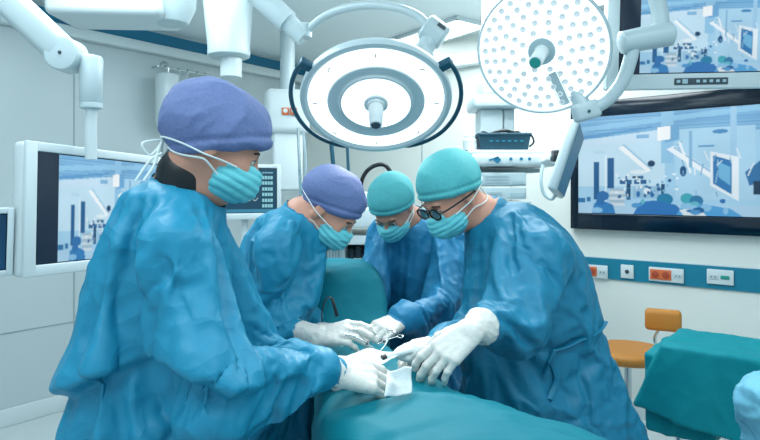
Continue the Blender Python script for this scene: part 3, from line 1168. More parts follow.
def monitor(name, c, X, Z, w, h, bez, depth, casem, label, cat, painter, nx, ny, group=None, black=0.004, bev=0.012):
    """c = centre of the front face, (bl, br, bt, bb) bezel widths"""
    c, X, Z = Vector(c), Vector(X).normalized(), Vector(Z).normalized()
    N = X.cross(Z)      # out of the screen
    bl, br, bt, bb = bez
    t = thing(name, c - N * depth / 2 - Z * h / 2, label, cat, group)
    mb = MB()
    # bezel as four bars and a back shell
    mb.box(c - N * (depth / 2 + .006), (w, depth - .012, h), X, N, Z, bev)
    for cx, cz, sx, sz in ((-w / 2 + bl / 2, 0, bl, h), (w / 2 - br / 2, 0, br, h), (0, h / 2 - bt / 2, w - bl - br + .002, bt), (0, -h / 2 + bb / 2, w - bl - br + .002, bb)):
        mb.box(c - N * 0.008 + X * cx + Z * cz, (sx, 0.016, sz), X, N, Z, 0.004)
    mb.build('casing', casem, t)
    sc = c + X * ((bl - br) / 2) + Z * ((bb - bt) / 2) - N * 0.0045
    sw, sh = w - bl - br, h - bt - bb
    MB().box(sc - N * .0006, (sw, .001, sh), X, N, Z).build('glass_panel', M['navy'], t, smooth=False)
    screen('screen', sc + N * 0.0004, X, Z, sw - 2 * black, sh - 2 * black, painter, nx, ny, t)
    return t, N


# television on the right wall
tvn = -AX
tvx = -BX                      # to the right as seen
TVW, TVH = 1.52, 0.855
tv_left = P(573, 190, 3.98)
tvc = Vector((tv_left.x, tv_left.y, 1.634)) + tvx * (TVW / 2) + tvn * 0.05
monitor('wall_television', tvc, tvx, (0, 0, 1), TVW, TVH, (.05, .045, .10, .105), .06, M['navy'],
        'large black-framed television on the right wall showing a blue operating room view', 'television',
        lambda X, Y: or_picture(np.where(X > .73, 2 - X / .73, X / .73), Y), 400, 190, bev=.006)

# upper right monitor on an arm
um_x = Vector((1, -0.10, 0.0)).normalized()
um_z = Vector((0.0, -0.08, 1)).normalized()
um_z = (um_z - um_x * um_z.dot(um_x)).normalized()
UY = 2.3
p0 = P(606, 90, UY)
UW, UH = 0.86, 0.52
umc = p0 + um_x * UW / 2 + um_z * UH / 2
t_um, um_n = monitor('surgical_monitor', umc, um_x, um_z, UW, UH, (.048, .04, .04, .060), .06, M['white'],
                     'white-framed monitor with a row of buttons at the top right of the picture', 'monitor',
                     lambda X, Y: or_picture(np.where(X > .735, 2 - X / .735, X / .735), np.clip((Y - .28) / .72, 0, 1), 0.134), 260, 160, 'white-framed operating monitors')
mb = MB()
bc = p0 + um_x * 0.36 + um_z * 0.028 + um_n * 0.002
mb.m(0).box(bc, (0.20, 0.006, 0.026), um_x, um_n, um_z, .002)
for i in range(8):
    if i == 2: continue
    mb.m(1).box(bc + um_x * (-0.086 + i * 0.0245) + um_n * 0.004, (0.013 if i != 1 else .02, 0.003, 0.011 if i != 1 else .018), um_x, um_n, um_z, .001)
mb.build('button_strip', [M['dgrey'], M['button']], t_um)
MB().cyl(umc - um_n * 0.06, umc - um_n * 0.16, .05).build('mount', M['arm'], t_um)
MB().cyl(umc - um_n * 0.13, Vector(((umc - um_n * 0.13).x, (umc - um_n * 0.13).y, CEIL)), .035).build('support_pole', M['arm'], t_um)

# left monitor on an arm
a0 = P(27, 140, 2.0); a1 = P(167, 158, 2.68)
b0 = P(18, 277, 2.0)
lx = (a1 - a0).normalized()
lz = (a0 - b0).normalized()
lz = (lz - lx * lz.dot(lx)).normalized()
al_ = math.radians(4.5)
lz = (lz * math.cos(al_) - lx.cross(lz) * math.sin(al_)).normalized()
LW, LH = (a1 - a0).length, 0.478
lmc = a0 + lx * LW / 2 - lz * LH / 2
t_lm, lm_n = monitor('surgical_monitor', lmc, lx, lz, LW, LH, (.045, .04, .034, .04), .075, M['white'],
                     'white-framed monitor hanging on an arm behind the nearest surgeon at left', 'monitor',
                     lambda X, Y: or_picture(np.clip(X * 1.0, 0, 1), Y, 0.14), 180, 120, 'white-framed operating monitors', bev=.02)
top = lmc + lz * LH / 2 - lm_n * 0.04 - lx * 0.17
pj = Vector((P(91, 0, top.y).x, top.y, top.z - .02))
MB().cyl(pj - Vector((0, 0, .03)), P(91, 108, top.y), .0215, seg=24).build('hanging_pole', M['white'], t_lm)
# spring arm carrying it
ay = top.y
t_arm = thing('ceiling_mount', P(91, 108, ay), 'thick white jointed ceiling mount at the top left holding the left monitor', 'ceiling mount')
mb = MB()
mb.lathe(P(91, 109, ay), P(91, 50, ay) - P(91, 109, ay), [(0, .036), (.004, .041), (.02, .041), (.022, .039), (.025, .041), (.19, .043), (.2, .038), (.205, .02)], 28)
mb.build('swivel_head', M['arm'], t_arm)
jc = P(66, 57, ay - .05)
mb = MB()
a, bq = P(-45, -50, ay - .03), P(66, 55, ay - .03)
dd = (bq - a).normalized()
mb.box((a + bq) / 2, ((bq - a).length, .085, .115), dd, Vector((0, 1, 0)), dd.cross(Vector((0, 1, 0))), .03)
mb.lathe(bq + Vector((0, .05, 0)), (0, -1, 0), [(0, .05), (.004, .064), (.085, .064), (.09, .060), (.092, .05)], 36)
mb.build('spring_arm', M['arm'], t_arm)
mb = MB()
mb.lathe(bq + Vector((0, -.042, 0)), (0, -1, 0), [(0, .007), (.004, .006)], 12)
mb.build('hinge_screw', M['dgrey'], t_arm)
mb = MB()
mb.cyl(a, Vector((a.x, a.y, CEIL)), .06)
mb.build('ceiling_column', M['arm'], t_arm)

# second small screen at the far left edge
sx = Vector((0.75, 0.66, 0)); sx.normalize()
c2 = P(-34, 244, 1.9)
monitor('patient_monitor', c2, sx, (0.03, 0, 1), 0.27, 0.235, (.02, .02, .02, .02), .05, M['white'],
        'small grey-framed screen cut off by the left edge of the picture', 'monitor', lambda X, Y: np.ones(X.shape + (3,)) * np.array(lin('#0d3a5c')) * (0.8 + 0.5 * Y)[..., None], 30, 30, 'small patient monitors')

# patient monitor between the two women
px_ = Vector((0.93, 0.36, 0)).normalized()
pc = P(246, 192, 3.1)
t_pm, n_pm = monitor('patient_monitor', pc, px_, (0, 0, 1), 0.38, 0.30, (.022, .022, .02, .035), .08, M['white'],
                     'patient monitor with waveforms behind the nearest masked face', 'monitor', wave_picture, 120, 80, 'small patient monitors')
MB().cyl(pc - n_pm * .05 - Vector((0, 0, .14)), pc - n_pm * .05 - Vector((0, 0, pc.z)), .02).build('pole', M['white'], t_pm)
mb = MB()
for k in range(5):
    an = k * 2 * math.pi / 5
    mb.cyl(Vector((pc.x, pc.y, .06)) - n_pm * .05, Vector((pc.x + .22 * math.cos(an), pc.y + .22 * math.sin(an), .03)) - n_pm * .05, .018, .014)
mb.build('foot', M['grey'], t_pm)

# ------------------------------------------------------------------ surgical lamps
def surgical_lamp(c, n, Rr, label, kind):
    c, n = Vector(c), Vector(n).normalized()
    x, y, _ = frame(n, (0, 0, 1))
    t = thing('surgical_lamp', c, label, 'surgical lamp', 'surgical lamps')
    mb = MB()
    if kind == 'ring':
        prof = [(-0.10, .02), (-0.10, Rr * .35), (-0.085, Rr * .62), (-0.055, Rr * .88), (-0.02, Rr * .985), (0.0, Rr), (.012, Rr * .985), (.014, Rr * .93), (0.002, Rr * .885)]
        mb.lathe(c, n, prof, 96)
        mb.build('housing', M['arm'], t)
        MB().lathe(c, n, [(0.003, Rr * .90), (0.006, Rr * .89), (0.012, Rr * .64), (0.009, Rr * .635)], 96, caps=False).build('outer_diffuser', M['lampglow'], t)
        MB().lathe(c, n, [(0.010, Rr * .645), (0.016, Rr * .63), (0.016, Rr * .60), (0.010, Rr * .56), (0.010, Rr * .50), (0.018, Rr * .48), (0.018, Rr * .455)], 96, caps=False).build('inner_ring', M['white'], t)
        MB().lathe(c, n, [(0.0125, Rr * .465), (0.014, 0.001)], 64).build('inner_diffuser', M['lampglow'], t)
        for k in range(8):
            mb = MB()
            a = k * math.pi / 4 + math.pi / 2
            d = x * math.cos(a) + y * math.sin(a)
            p = c + d * Rr * .80 + n * .0115
            e = n.cross(d)
            if k % 2 == 0:
                mb.box(p, (.016, .003, .002), d, e, n)
            else:
                mb.tube([p + d * .006 - e * .008, p + d * .009, p - d * .001 + e * .008], .0016, 6)
            mb.build('tick_mark', M['dgrey'], t)
        rs = random.Random(3)
        mb = MB()
        for ring, (rad, cnt) in enumerate(((.13, 12), (.17, 16), (.22, 22), (.28, 28), (.34, 34))):
            for k in range(cnt):
                a = k * 2 * math.pi / cnt + ring
                mb.lathe(c + (x * math.cos(a) + y * math.sin(a)) * Rr * rad + n * .0133, n, [(0, .0028), (.001, .0018)], 6)
        tag(mb.build('led_array', M['pinkdot'], t), kind='stuff')
        mb = MB()
        for ring, (rad, cnt) in enumerate(((.68, 66), (.72, 70), (.76, 74), (.84, 84))):
            for k in range(cnt):
                a = k * 2 * math.pi / cnt + ring * .5
                mb.lathe(c + (x * math.cos(a) + y * math.sin(a)) * Rr * rad + n * (.0125 - (rad - .56) * .018), n, [(0, .003), (.001, .002)], 6)
        tag(mb.build('led_field', M['leddot'], t), kind='stuff')
        mb = MB()
        mb.lathe(c, n, [(.012, Rr * .16), (.020, Rr * .155), (.022, Rr * .12), (.03, Rr * .11)], 36)
        mb.lathe(c, n, [(.02, Rr * .10), (.06, Rr * .095), (.115, Rr * .08), (.12, Rr * .075)], 28)
        h = mb.build('handle', M['white'], t)
        MB().lathe(c + n * .12, n, [(0, Rr * .06), (.003, Rr * .055), (.0035, Rr * .03)], 20).build('handle_cap', M['dgrey'], h)
        for sg in (-1, 1):
            mb = MB()
            pts = []
            for q in np.linspace(-0.62, 1.12, 14):
                a = (math.pi if sg < 0 else 0) + q * (1 if sg < 0 else -1)
                rr_ = Rr * (1.115 - 0.10 * max(0, (q - .5)) ** 2 * 2)
                pts.append(c + (x * math.cos(a) + y * math.sin(a)) * rr_ - n * .005)
            mb.tube(pts, .0085, 10, sm=3)
            p = pts[0]
            inn = (c - p).normalized()
            mb.box(p + inn * .025, (.065, .03, .03), inn, n.cross(inn), n, .005)
            inn = (c - pts[-1]).normalized()
            mb.box(pts[-1] + inn * .015, (.03, .02, .02), inn, n.cross(inn), n, .004)
            mb.build('side_handle', M['tealdark'], t)
    else:
        prof = [(-0.085, .02), (-0.085, Rr * .4), (-0.07, Rr * .75), (-0.035, Rr * .96), (0.0, Rr), (.010, Rr * .99), (.010, Rr * .965), (0.003, Rr * .955)]
        mb.lathe(c, n, prof, 96)
        mb.build('housing', M['arm'], t)
        MB().lathe(c, n, [(0.004, Rr * .955), (0.006, 0.001)], 96).build('led_plate', M['lampglow2'], t)
        first = None
        cnts = [(.30, 8), (.44, 14), (.585, 19), (.725, 25), (.86, 32)]
        for rad, cnt in cnts:
            for k in range(cnt):
                a = k * 2 * math.pi / cnt + rad * 9
                p = c + (x * math.cos(a) + y * math.sin(a)) * Rr * rad + n * .006
                if first is None:
                    mb = MB()
                    mb.lathe(c, n, [(0, .0118), (.003, .011), (.0032, .007), (.001, .004)], 12)
                    first = mb.build('led_lens', M['lens'], t)
                    o = first
                else:
                    o = first.copy()
                    COL.objects.link(o)
                    o.parent = t
                o.location = p - c
        mb = MB()
        mb.lathe(c, n, [(.005, Rr * .205), (.012, Rr * .20), (.014, Rr * .13)], 36)
        mb.build('handle_ring', M['grey'], t)
        mb = MB()
        mb.lathe(c, n, [(.01, Rr * .115), (.05, Rr * .10), (.135, Rr * .10), (.15, Rr * .085)], 28)
        h = mb.build('handle', M['white'], t)
        MB().lathe(c + n * .15, n, [(0, Rr * .08), (.003, Rr * .07)], 20).build('handle_cap', M['green'], h)
        mb = MB()
        d = (y * -1 + x * .35).normalized()
        e = n.cross(d)
        for w_ in (-.014, .014):
            mb.box(c + d * Rr * .62 + e * w_ * 1.4 + n * .0075, (Rr * .55, .0022, .002), d, e, n)
        mb.box(c + d * Rr * .64 + n * .0068, (Rr * .55, .03, .001), d, e, n)
        mb.build('sensor_strip', M['arm'], t)
    return t, x, y, n


# ring lamp
YL = 2.1
c1 = P(376, 101, YL)
R1 = 76 / FPX * YL
n1 = Vector((0.0, -math.sin(math.radians(36)), -math.cos(math.radians(36))))
t1, x1, y1, _ = surgical_lamp(c1, n1, R1, 'large ring-shaped surgical lamp with dark teal side handles above the team', 'ring')
# joint and curved yoke
mb = MB()
back = c1 - n1 * 0.10
pj0 = P(421, 56, YL + .10)
mb.box(pj0, (.09, .07, .085), (1, 0, .3), (0, 1, 0), (-.3, 0, 1), .02)
mb.cyl(pj0, back + (pj0 - back) * .1, .05, .07)
pj1 = P(433, 33, YL + .12)
mb.lathe(pj1 + Vector((-.035, 0, .03)), (.62, 0, -.45), [(0, .04), (.01, .052), (.085, .052), (.095, .04)], 28)
mb.cyl(pj0, pj1, .035, .035)
mb.build('yoke_joint', M['arm'], t1)
MB().box(pj1 + Vector((.028, -.05, .012)), (.034, .006, .014), (.62, 0, -.45), (0, 1, 0), (.45, 0, .62), .002).build('control_panel', M['dgrey'], t1)
pts = [P(430, 28, YL + .12), P(418, 16, YL + .15), P(398, 8, YL + .2), P(370, 5, YL + .28), P(343, 9, YL + .36), P(322, 18, YL + .45), P(306, 32, YL + .5)]
MB().tube(pts, .0175, 14, sm=6).build('curved_arm', M['arm'], t1)
t_a1 = thing('ceiling_mount', P(300, 28, YL + .5), 'thick pale ceiling tube running down to the ring-shaped surgical lamp', 'ceiling mount')
mb = MB()
a, bq = P(240, -22, YL + .5), P(288, 22, YL + .5)
mb.cyl(a, bq, .055, .052, 28)
mb.cyl(bq, P(304, 38, YL + .5), .042, .042, 28)
mb.lathe(P(304, 24, YL + .5), (0, 0, -1), [(0, .03), (.005, .036), (.06, .036), (.065, .03)], 24)
mb.build('arm_tube', M['arm'], t_a1)
MB().cyl(a, Vector((a.x, a.y, CEIL)), .06).build('ceiling_column', M['arm'], t_a1)

# round LED lamp
YQ = 2.15
c3 = P(542, 51, YQ)
R3 = 66 / FPX * YQ
n3 = (Vector((-.02, -0.1, 1.30)) - c3).normalized()
n3 = Vector((-0.38, -0.78, -0.46)).normalized()
t3, x3, y3, _ = surgical_lamp(c3, n3, R3, 'bright round surgical lamp dotted with LED lenses, at upper right', 'disc')
mb = MB()
k0 = P(586, 111, YQ + .03)
mb.box(k0, (.10, .06, .07), (1, 0, .28), (0, 1, 0), (-.28, 0, 1), .016)
mb.cyl(k0, c3 - n3 * .05 + (k0 - c3) * .55, .03, .03)
mb.tube([k0, P(606, 101, YQ + .02), P(622, 82, YQ), P(630, 60, YQ - .02), P(634, 42, YQ - .03)], .0255, 14, sm=6)
mb.build('yoke', M['arm'], t3)
mb = MB()
mb.lathe(P(620, 43, YQ - .03), P(672, 33, YQ - .03) - P(620, 43, YQ - .03), [(0, .03), (.006, .041), (.17, .046), (.185, .046), (.195, .035)], 28)
mb.build('hinge_tube', M['arm'], t3)
MB().tube([P(661, 36, YQ - .03), P(660, 14, YQ - .03), P(655, -8, YQ - .03), P(650, -30, YQ - .03), P(650, -60, YQ)], .030, 16, sm=4).build('curved_arm', M['arm'], t3)
MB().cyl(P(650, -60, YQ), Vector((P(650, -60, YQ).x, YQ, CEIL)), .05).build('ceiling_column', M['arm'], t3)
MB().lathe(k0 + Vector((.0, -.034, -.005)), (0, -1, 0), [(0, .006), (.002, .005)], 12).build('screw_cap', M['tealdark'], t3)

# real light of the lamps
for cpos, nn, e, R_ in ((c1, n1, 6, R1), (c3, n3, 2.4, R3)):
    d = bpy.data.lights.new('surgical_lamp_beam', 'SPOT')
    d.energy = e * 4
    d.spot_size = math.radians(55)
    d.spot_blend = 0.7
    d.shadow_soft_size = R_ * .6
    d.color = (1, 0.99, 0.96)
    o = bpy.data.objects.new('surgical_lamp_beam', d)
    COL.objects.link(o)
    src = cpos + nn * .16
    o.location = src
    tgt = Vector((0.0, 1.5, 1.02)) if e > 3 else Vector((0.05, 1.4, 1.02))
    o.rotation_euler = (tgt - src).to_track_quat('-Z', 'Y').to_euler()

# ------------------------------------------------------------------ ceiling equipment
t = thing('ceiling_pendant', P(228, 75, 3.3), 'wide tapered white ceiling column above the purple cap of the nearest surgeon', 'ceiling column')
Yp = 3.3
mb = MB()
tp = P(228, -20, Yp); bt = P(229, 58, Yp)
tp.z = CEIL
mb.lathe(bt, tp - bt, [(0, .10), (.01, .118), (.03, .12), (.05, .118), ((tp - bt).length, .15)], 40)
mb.build('column', M['arm'], t)
MB().lathe(P(231, 78, Yp), (0, 0, 1), [(0, .05), (.004, .06), (.10, .062), (.14, .062)], 28).build('swivel', M['white'], t)

t = thing('ceiling_boom', P(125, 10, 2.7), 'long flat white ceiling boom along the top edge at upper left', 'ceiling boom')
mb = MB()
e0, e1 = P(60, 8, 2.75), P(172, 10, 2.75)
dx_ = (e1 - e0).normalized()
mb.box((e0 + e1) / 2, ((e1 - e0).length, .30, .135), dx_, (0, 1, 0), (0, 0, 1), .03)
mb.build('boom_arm', M['white'], t)
mb = MB()
mb.lathe(P(172, 26, 2.75), (0, 0, 1), [(0, .05), (.012, .075), (.09, .11), (CEIL - P(172, 26, 2.75).z, .13)], 28)
mb.build('end_joint', M['arm'], t)

# low ceiling fixture seen behind the curved arm
mb = MB()
mb.box(unproj(405, 3, CEIL) + Vector((-.35, -.4, -.012)), (.6, .12, .024), (.88, -.45, 0), (.45, .88, 0))
tag(mb.build('ceiling_vent', M['arm'], None, origin=unproj(405, 3, CEIL) + Vector((-.35, -.4, 0))), 'flat grey ceiling grille at the top edge above the curved lamp arm', 'vent')

# rail with hooks and a hanging white canister on the left wall
def wallpt_left(px, py, off=0.0):
    k = (px - 380) / FPX
    Y = (WB - off) / (k * BX.x + BX.y)
    return P(px, py, Y)


def wallpt_right(px, py, off=0.0):
    k = (px - 380) / FPX
    Y = (WA - off) / (k * AX.x + AX.y)
    return P(px, py, Y)


ra, rb = wallpt_left(158, 66, .08), wallpt_left(212, 76, .08)
rb.z = ra.z
t = thing('hook_rail', (ra + rb) / 2, 'thin metal rail with small hooks on the left wall beside the purple cap', 'rail')
mb = MB()
mb.cyl(ra, rb, .008)
mb.cyl(ra, ra + BX * .08, .008); mb.cyl(rb, rb + BX * .08, .008)
mb.build('rail', M['chrome'], t)
for q in (.12, .35, .52, .70, .86):
    p = ra.lerp(rb, q)
    MB().tube([p + Vector((0, 0, .012)), p - BX * .02, p + Vector((0, 0, -.05)), p + Vector((0, 0, -.09)) - BX * .02, p + Vector((0, 0, -.07)) - BX * .045], .005, 6, sm=4).build('hook', M['chrome'], t)
pc_ = wallpt_left(168, 100, .16)
t = thing('hanging_canister', pc_ - Vector((0, 0, .2)), 'tall white rounded canister hanging on the left wall behind the purple cap', 'canister')
mb = MB()
mb.lathe(pc_ - Vector((0, 0, .21)), (0, 0, 1), [(0, .06), (.012, .082), (.03, .088), (.37, .088), (.395, .08), (.405, .05)], 28)
mb.build('canister_body', M['white'], t)
MB().tube([pc_ + Vector((0, 0, .19)), pc_ + Vector((0, 0, .26)), pc_ + BX * .06 + Vector((0, 0, .29)), pc_ + BX * .1 + Vector((0, 0, .28))], .009, 8, sm=4).build('hanger', M['chrome'], t)

# supply column with orange sockets
Ys = 3.9
sc_ = P(287, 112, Ys)
t = thing('supply_column', (sc_.x, sc_.y, 0), 'rounded white supply column with orange sockets behind the ring lamp handle', 'supply column')
mb = MB()
mb.box(sc_, (.30, .16, .30), (1, .2, 0), (-.2, 1, 0), (0, 0, 1), .045)
mb.box(P(287, 160, Ys) + Vector((0, .02, 0)), (.20, .12, .42), (1, .2, 0), (-.2, 1, 0), (0, 0, 1), .02)
mb.build('housing', M['white'], t)
MB().cyl(sc_ + Vector((0, .02, .14)), Vector((sc_.x, sc_.y + .02, CEIL)), .05).build('pole', M['arm'], t)
fr = Vector((.2, -1, 0)).normalized(); rx = Vector((1, .2, 0)).normalized()
for k in range(3):
    q = P(277 + k * 8, 113, Ys) + fr * .085
    mb = MB()
    mb.m(0).box(q, (.046, .012, .05), rx, fr, (0, 0, 1), .004)
    mb.m(1).lathe(q + fr * .006 + Vector((0, 0, .004)), fr, [(0, .015), (.002, .014)], 14)
    mb.build('socket', [M['orange'], M['white']], t)

# stand with thin pole (infusion pole) left of centre
t = thing('infusion_stand', (P(301, 200, 2.9).x, 2.9, 0), 'thin upright metal stand between the two purple caps', 'stand')
b0_ = P(301, 200, 2.9)
MB().tube([Vector((b0_.x, 2.9, .05)), P(301, 200, 2.9), P(298, 128, 2.9)], .008, 8).build('pole', M['chrome'], t)
MB().tube([P(303, 132, 2.9), P(306, 165, 2.9), P(303, 195, 2.9)], .006, 6, sm=4).build('tubing', M['grey'], t)
mb = MB()
for k in range(5):
    an = k * 2 * math.pi / 5
    mb.cyl((b0_.x, 2.9, .06), (b0_.x + .18 * math.cos(an), 2.9 + .18 * math.sin(an), .03), .014, .012)
mb.build('foot', M['grey'], t)

# anaesthesia machine behind the table
Ya = 3.55
t = thing('anaesthesia_machine', P(352, 440, Ya), 'white anaesthesia machine between the purple cap and the rear teal cap', 'machine')
mb = MB()
x0, x1 = P(316, 0, Ya).x, P(385, 0, Ya).x
zz = lambda py: CAMZ - (py - 190) / FPX * Ya


def bx(mb, xa, xb, za, zb, ya, yb, bev=.008):
    mb.box(((xa + xb) / 2, (ya + yb) / 2, (za + zb) / 2), (xb - xa, yb - ya, abs(zb - za)), bev=bev)


bx(mb, x0, x1, zz(208), zz(226), Ya - .15, Ya + .45)
bx(mb, x0, x1, zz(234), zz(243), Ya - .12, Ya + .45)
bx(mb, x0, x0 + .02, .12, zz(226), Ya - .02, Ya + .45, .003)
bx(mb, x1 - .02, x1, .12, zz(226), Ya - .02, Ya + .45, .003)
bx(mb, x0, x1, zz(192), zz(200), Ya + .1, Ya + .45)
bx(mb, x0 + .04, x1 - .04, zz(206), zz(193), Ya + .15, Ya + .42)
bx(mb, x0, x1, .12, .5, Ya - .1, Ya + .45)
bx(mb, x0 + .0, x0 + .18, .5, zz(243), Ya - .04, Ya + .45)
mb.build('cabinet', M['white'], t)
mb = MB()
bx(mb, P(345, 0, Ya).x, x1 - .02, zz(263), zz(243), Ya + .30, Ya + .33, .002)
mb.build('recess_panel', M['black'], t)
mb = MB()
g0, g1 = P(321, 0, Ya - .05).x, P(342, 0, Ya - .05).x
for k in range(7):
    xx_ = g0 + (g1 - g0) * (k + .5) / 7
    bx(mb, xx_ - .006, xx_ + .006, zz(262), zz(246), Ya - .058, Ya - .045, .002)
mb.build('vent_grille', M['grey'], t)
mb = MB()
for k, (px1, py1) in enumerate(((351, 254), (358, 252), (365, 256), (371, 252))):
    mb.lathe(P(px1, py1 + 6, Ya + .1), (0, 0, 1), [(0, .02), (.03, .024), (.06, .02), (.07, .01)], 14)
mb.build('flask', M['dgrey'], t)
mb = MB()
mb.cyl(P(337, 206, Ya + .2), P(331, 140, Ya + .2), .014); mb.cyl(P(350, 205, Ya + .2), P(347, 140, Ya + .2), .010)
mb.build('hose_arm', M['tealdark'], t)
MB().tube([P(360, 195, Ya - .2), P(362, 180, Ya - .25), P(368, 170, Ya - .3), P(377, 165, Ya - .3), P(386, 166, Ya - .3), P(394, 178, Ya - .3)], .012, 12, sm=6).build('breathing_hose', M['black'], t)
mb = MB()
for xx_ in (x0 + .05, x1 - .05):
    for yy_ in (Ya - .02, Ya + .38):
        mb.lathe((xx_ - .02, yy_, .05), (1, 0, 0), [(0, .05), (.04, .05)], 20)
mb.build('wheel', M['dgrey'], t)

# equipment tower at the centre right
Yt = 3.25
t = thing('equipment_tower', P(505, 440, Yt), 'white endoscopy equipment tower of stacked units behind the surgeon with glasses', 'equipment tower')
zz = lambda py: CAMZ - (py - 190) / FPX * Yt
xq = lambda px: P(px, 0, Yt).x
mb = MB()
bx(mb, xq(468), xq(553), zz(167), zz(155), Yt - .12, Yt + .30, .02)
bx(mb, xq(466), xq(540), zz(156), zz(151), Yt - .10, Yt + .30, .01)
mb.build('top_console', M['white'], t)
mb = MB()
mb.box((xq(489), Yt - .123, zz(160)), (.05, .004, .008), (1, 0, .3), (0, 1, 0), (-.3, 0, 1))
mb.box((xq(493), Yt - .123, zz(161)), (.03, .004, .03), (1, 0, 1), (0, 1, 0), (-1, 0, 1))
for q in (506, 516, 524):
    mb.lathe((xq(q), Yt - .12, zz(160)), (0, -1, 0), [(0, .009), (.006, .008)], 12)
mb.build('console_marks', M['band'], t)
mb = MB()
bx(mb, xq(476), xq(522), zz(186), zz(173), Yt - .1, Yt + .28, .006)
bx(mb, xq(476), xq(522), zz(199), zz(187.5), Yt - .1, Yt + .28, .006)
bx(mb, xq(476), xq(526), zz(203), zz(201), Yt - .12, Yt + .28, .004)
bx(mb, xq(478), xq(520), .3, zz(205), Yt - .08, Yt + .28, .006)
bx(mb, xq(474), xq(524), .08, .3, Yt - .12, Yt + .3, .01)
mb.build('equipment_unit', M['arm'], t)
for xa_, xb_, ya_, yb_ in ((482, 505, 177, 176), (482, 505, 180, 179), (482, 505, 183, 182), (508, 519, 184, 181), (506, 520, 197, 193), (480, 498, 194, 192)):
    mb = MB()
    bx(mb, xq(xa_), xq(xb_), zz(ya_), zz(yb_), Yt - .104, Yt - .1, 0)
    mb.build('vent_slot', M['grey'], t)
mb = MB()
bx(mb, xq(474), xq(545), zz(172), zz(168), Yt + .1, Yt + .28, .003)
mb.build('spacer', M['grey'], t)
mb = MB()
for xx_ in (xq(478), xq(520)):
    for yy_ in (Yt - .08, Yt + .25):
        mb.lathe((xx_ - .02, yy_, .045), (1, 0, 0), [(0, .045), (.04, .045)], 18)
mb.build('wheel', M['dgrey'], t)

t = thing('ceiling_pendant', P(490, 130, Yt + .25), 'grey stepped ceiling column above the teal basket', 'ceiling column')
mb = MB()
zz2 = lambda py: CAMZ - (py - 190) / FPX * (Yt + .25)
xp = lambda px: P(px, 0, Yt + .25).x
bx(mb, xp(470), xp(515), zz2(111), zz2(98), Yt + .1, Yt + .4, .02)
bx(mb, xp(480), xp(512), zz2(98), zz2(80), Yt + .13, Yt + .37, .02)
mb.cyl((xp(494), Yt + .25, zz2(80)), (xp(494), Yt + .25, CEIL), .075)
bx(mb, xp(478), xp(500), zz2(150), zz2(111), Yt + .16, Yt + .36, .01)
bx(mb, xp(501), xp(512), zz2(150), zz2(111), Yt + .18, Yt + .34, .01)
mb.build('column', M['arm'], t)

# basket on the tower
t = thing('storage_basket', (xq(503), Yt + .05, zz(151)), 'dark teal basket with coiled cable on top of the equipment tower', 'basket')
mb = MB()
V = []
for z_, k in ((zz(151) + .002, .9), (zz(135), 1.0)):
    for sx_, sy_ in ((-1, -1), (1, -1), (1, 1), (-1, 1)):
        V.append((xq(503) + sx_ * .145 * k, Yt + .05 + sy_ * .10 * k, z_))
mb.add(V, [[3, 2, 1, 0], [0, 1, 5, 4], [1, 2, 6, 5], [2, 3, 7, 6], [3, 0, 4, 7]])
V2 = [(v[0] + (xq(503) - v[0]) * .06, v[1] + (Yt + .05 - v[1]) * .06, v[2] + .004) for v in V]
mb.add(V2, [[0, 1, 2, 3], [4, 5, 1, 0], [5, 6, 2, 1], [6, 7, 3, 2], [7, 4, 0, 3]])
ring = [Vector(v) for v in V[4:]] + [Vector(V[4])]
mb.tube(ring, .008, 8)
mb.build('basket_body', M['basket'], t)
mb = MB()
for k in range(6):
    bx(mb, xq(488 + k * 6), xq(491 + k * 6), zz(142.3), zz(141), Yt - .055, Yt - .05, 0)
mb.build('slot_row', M['band2'], t)
mb = MB()
cc_ = Vector((xq(503), Yt + .05, zz(133)))
mb.tube([cc_ + Vector((.11 * math.cos(a), .07 * math.sin(a), .012 * math.sin(3 * a))) for a in np.linspace(0, 12, 40)], .009, 8)
mb.tube([cc_ + Vector((.13, -.05, -.0)), cc_ + Vector((.155, -.08, -.02)), cc_ + Vector((.165, -.08, -.055)), cc_ + Vector((.14, -.085, -.08))], .005, 6, sm=4)
mb.build('coiled_cable', M['black'], t)
t = thing('jar', (xq(470), Yt + .05, zz(151)), 'small clear-white jar beside the teal basket on the tower', 'jar')
MB().lathe((xq(470), Yt + .0, zz(151)), (0, 0, 1), [(0, .035), (.004, .04), (.06, .04), (.07, .03), (.085, .03), (.09, .025)], 20).build('jar_body', M['white'], t)

# tilted screen on an arm, seen edge-on
t = thing('side_monitor', P(566, 165, 3.0), 'thin tilted white monitor seen from its side, left of the television', 'monitor')
p_a, p_b = P(577, 130, 2.95), P(556, 192, 2.95)
zt = (p_a - p_b).normalized()
xt = Vector((0.42, 0.9, 0)); xt = (xt - zt * xt.dot(zt)).normalized()
nt_ = xt.cross(zt).normalized()
mb = MB()
mb.box((p_a + p_b) / 2, (.36, .05, .36), xt, nt_, zt, .015)
mb.build('casing', M['arm'], t)
MB().box((p_a + p_b) / 2 + nt_ * .026, (.33, .003, .33), xt, nt_, zt).build('screen', M['band'], t)
mb = MB()
mb.tube([P(552, 157, 3.1), P(540, 162, 3.15), P(526, 162, 3.2)], .018, 10, sm=3)
mb.lathe(P(549, 156, 3.08), (1, 0, 0), [(0, .022), (.05, .022)], 16)
mb.build('arm', M['white'], t)
MB().lathe(P(552, 156, 3.05), (1, 0, 0), [(0, .03), (.03, .033), (.05, .025)], 14).build('arm_knob', M['black'], t)
MB().tube([P(543, 165, 3.08), P(541, 180, 3.06), P(544, 194, 3.05), P(552, 199, 3.03), P(557, 190, 3.0)], .009, 8, sm=6).build('cable', M['grey'], t)

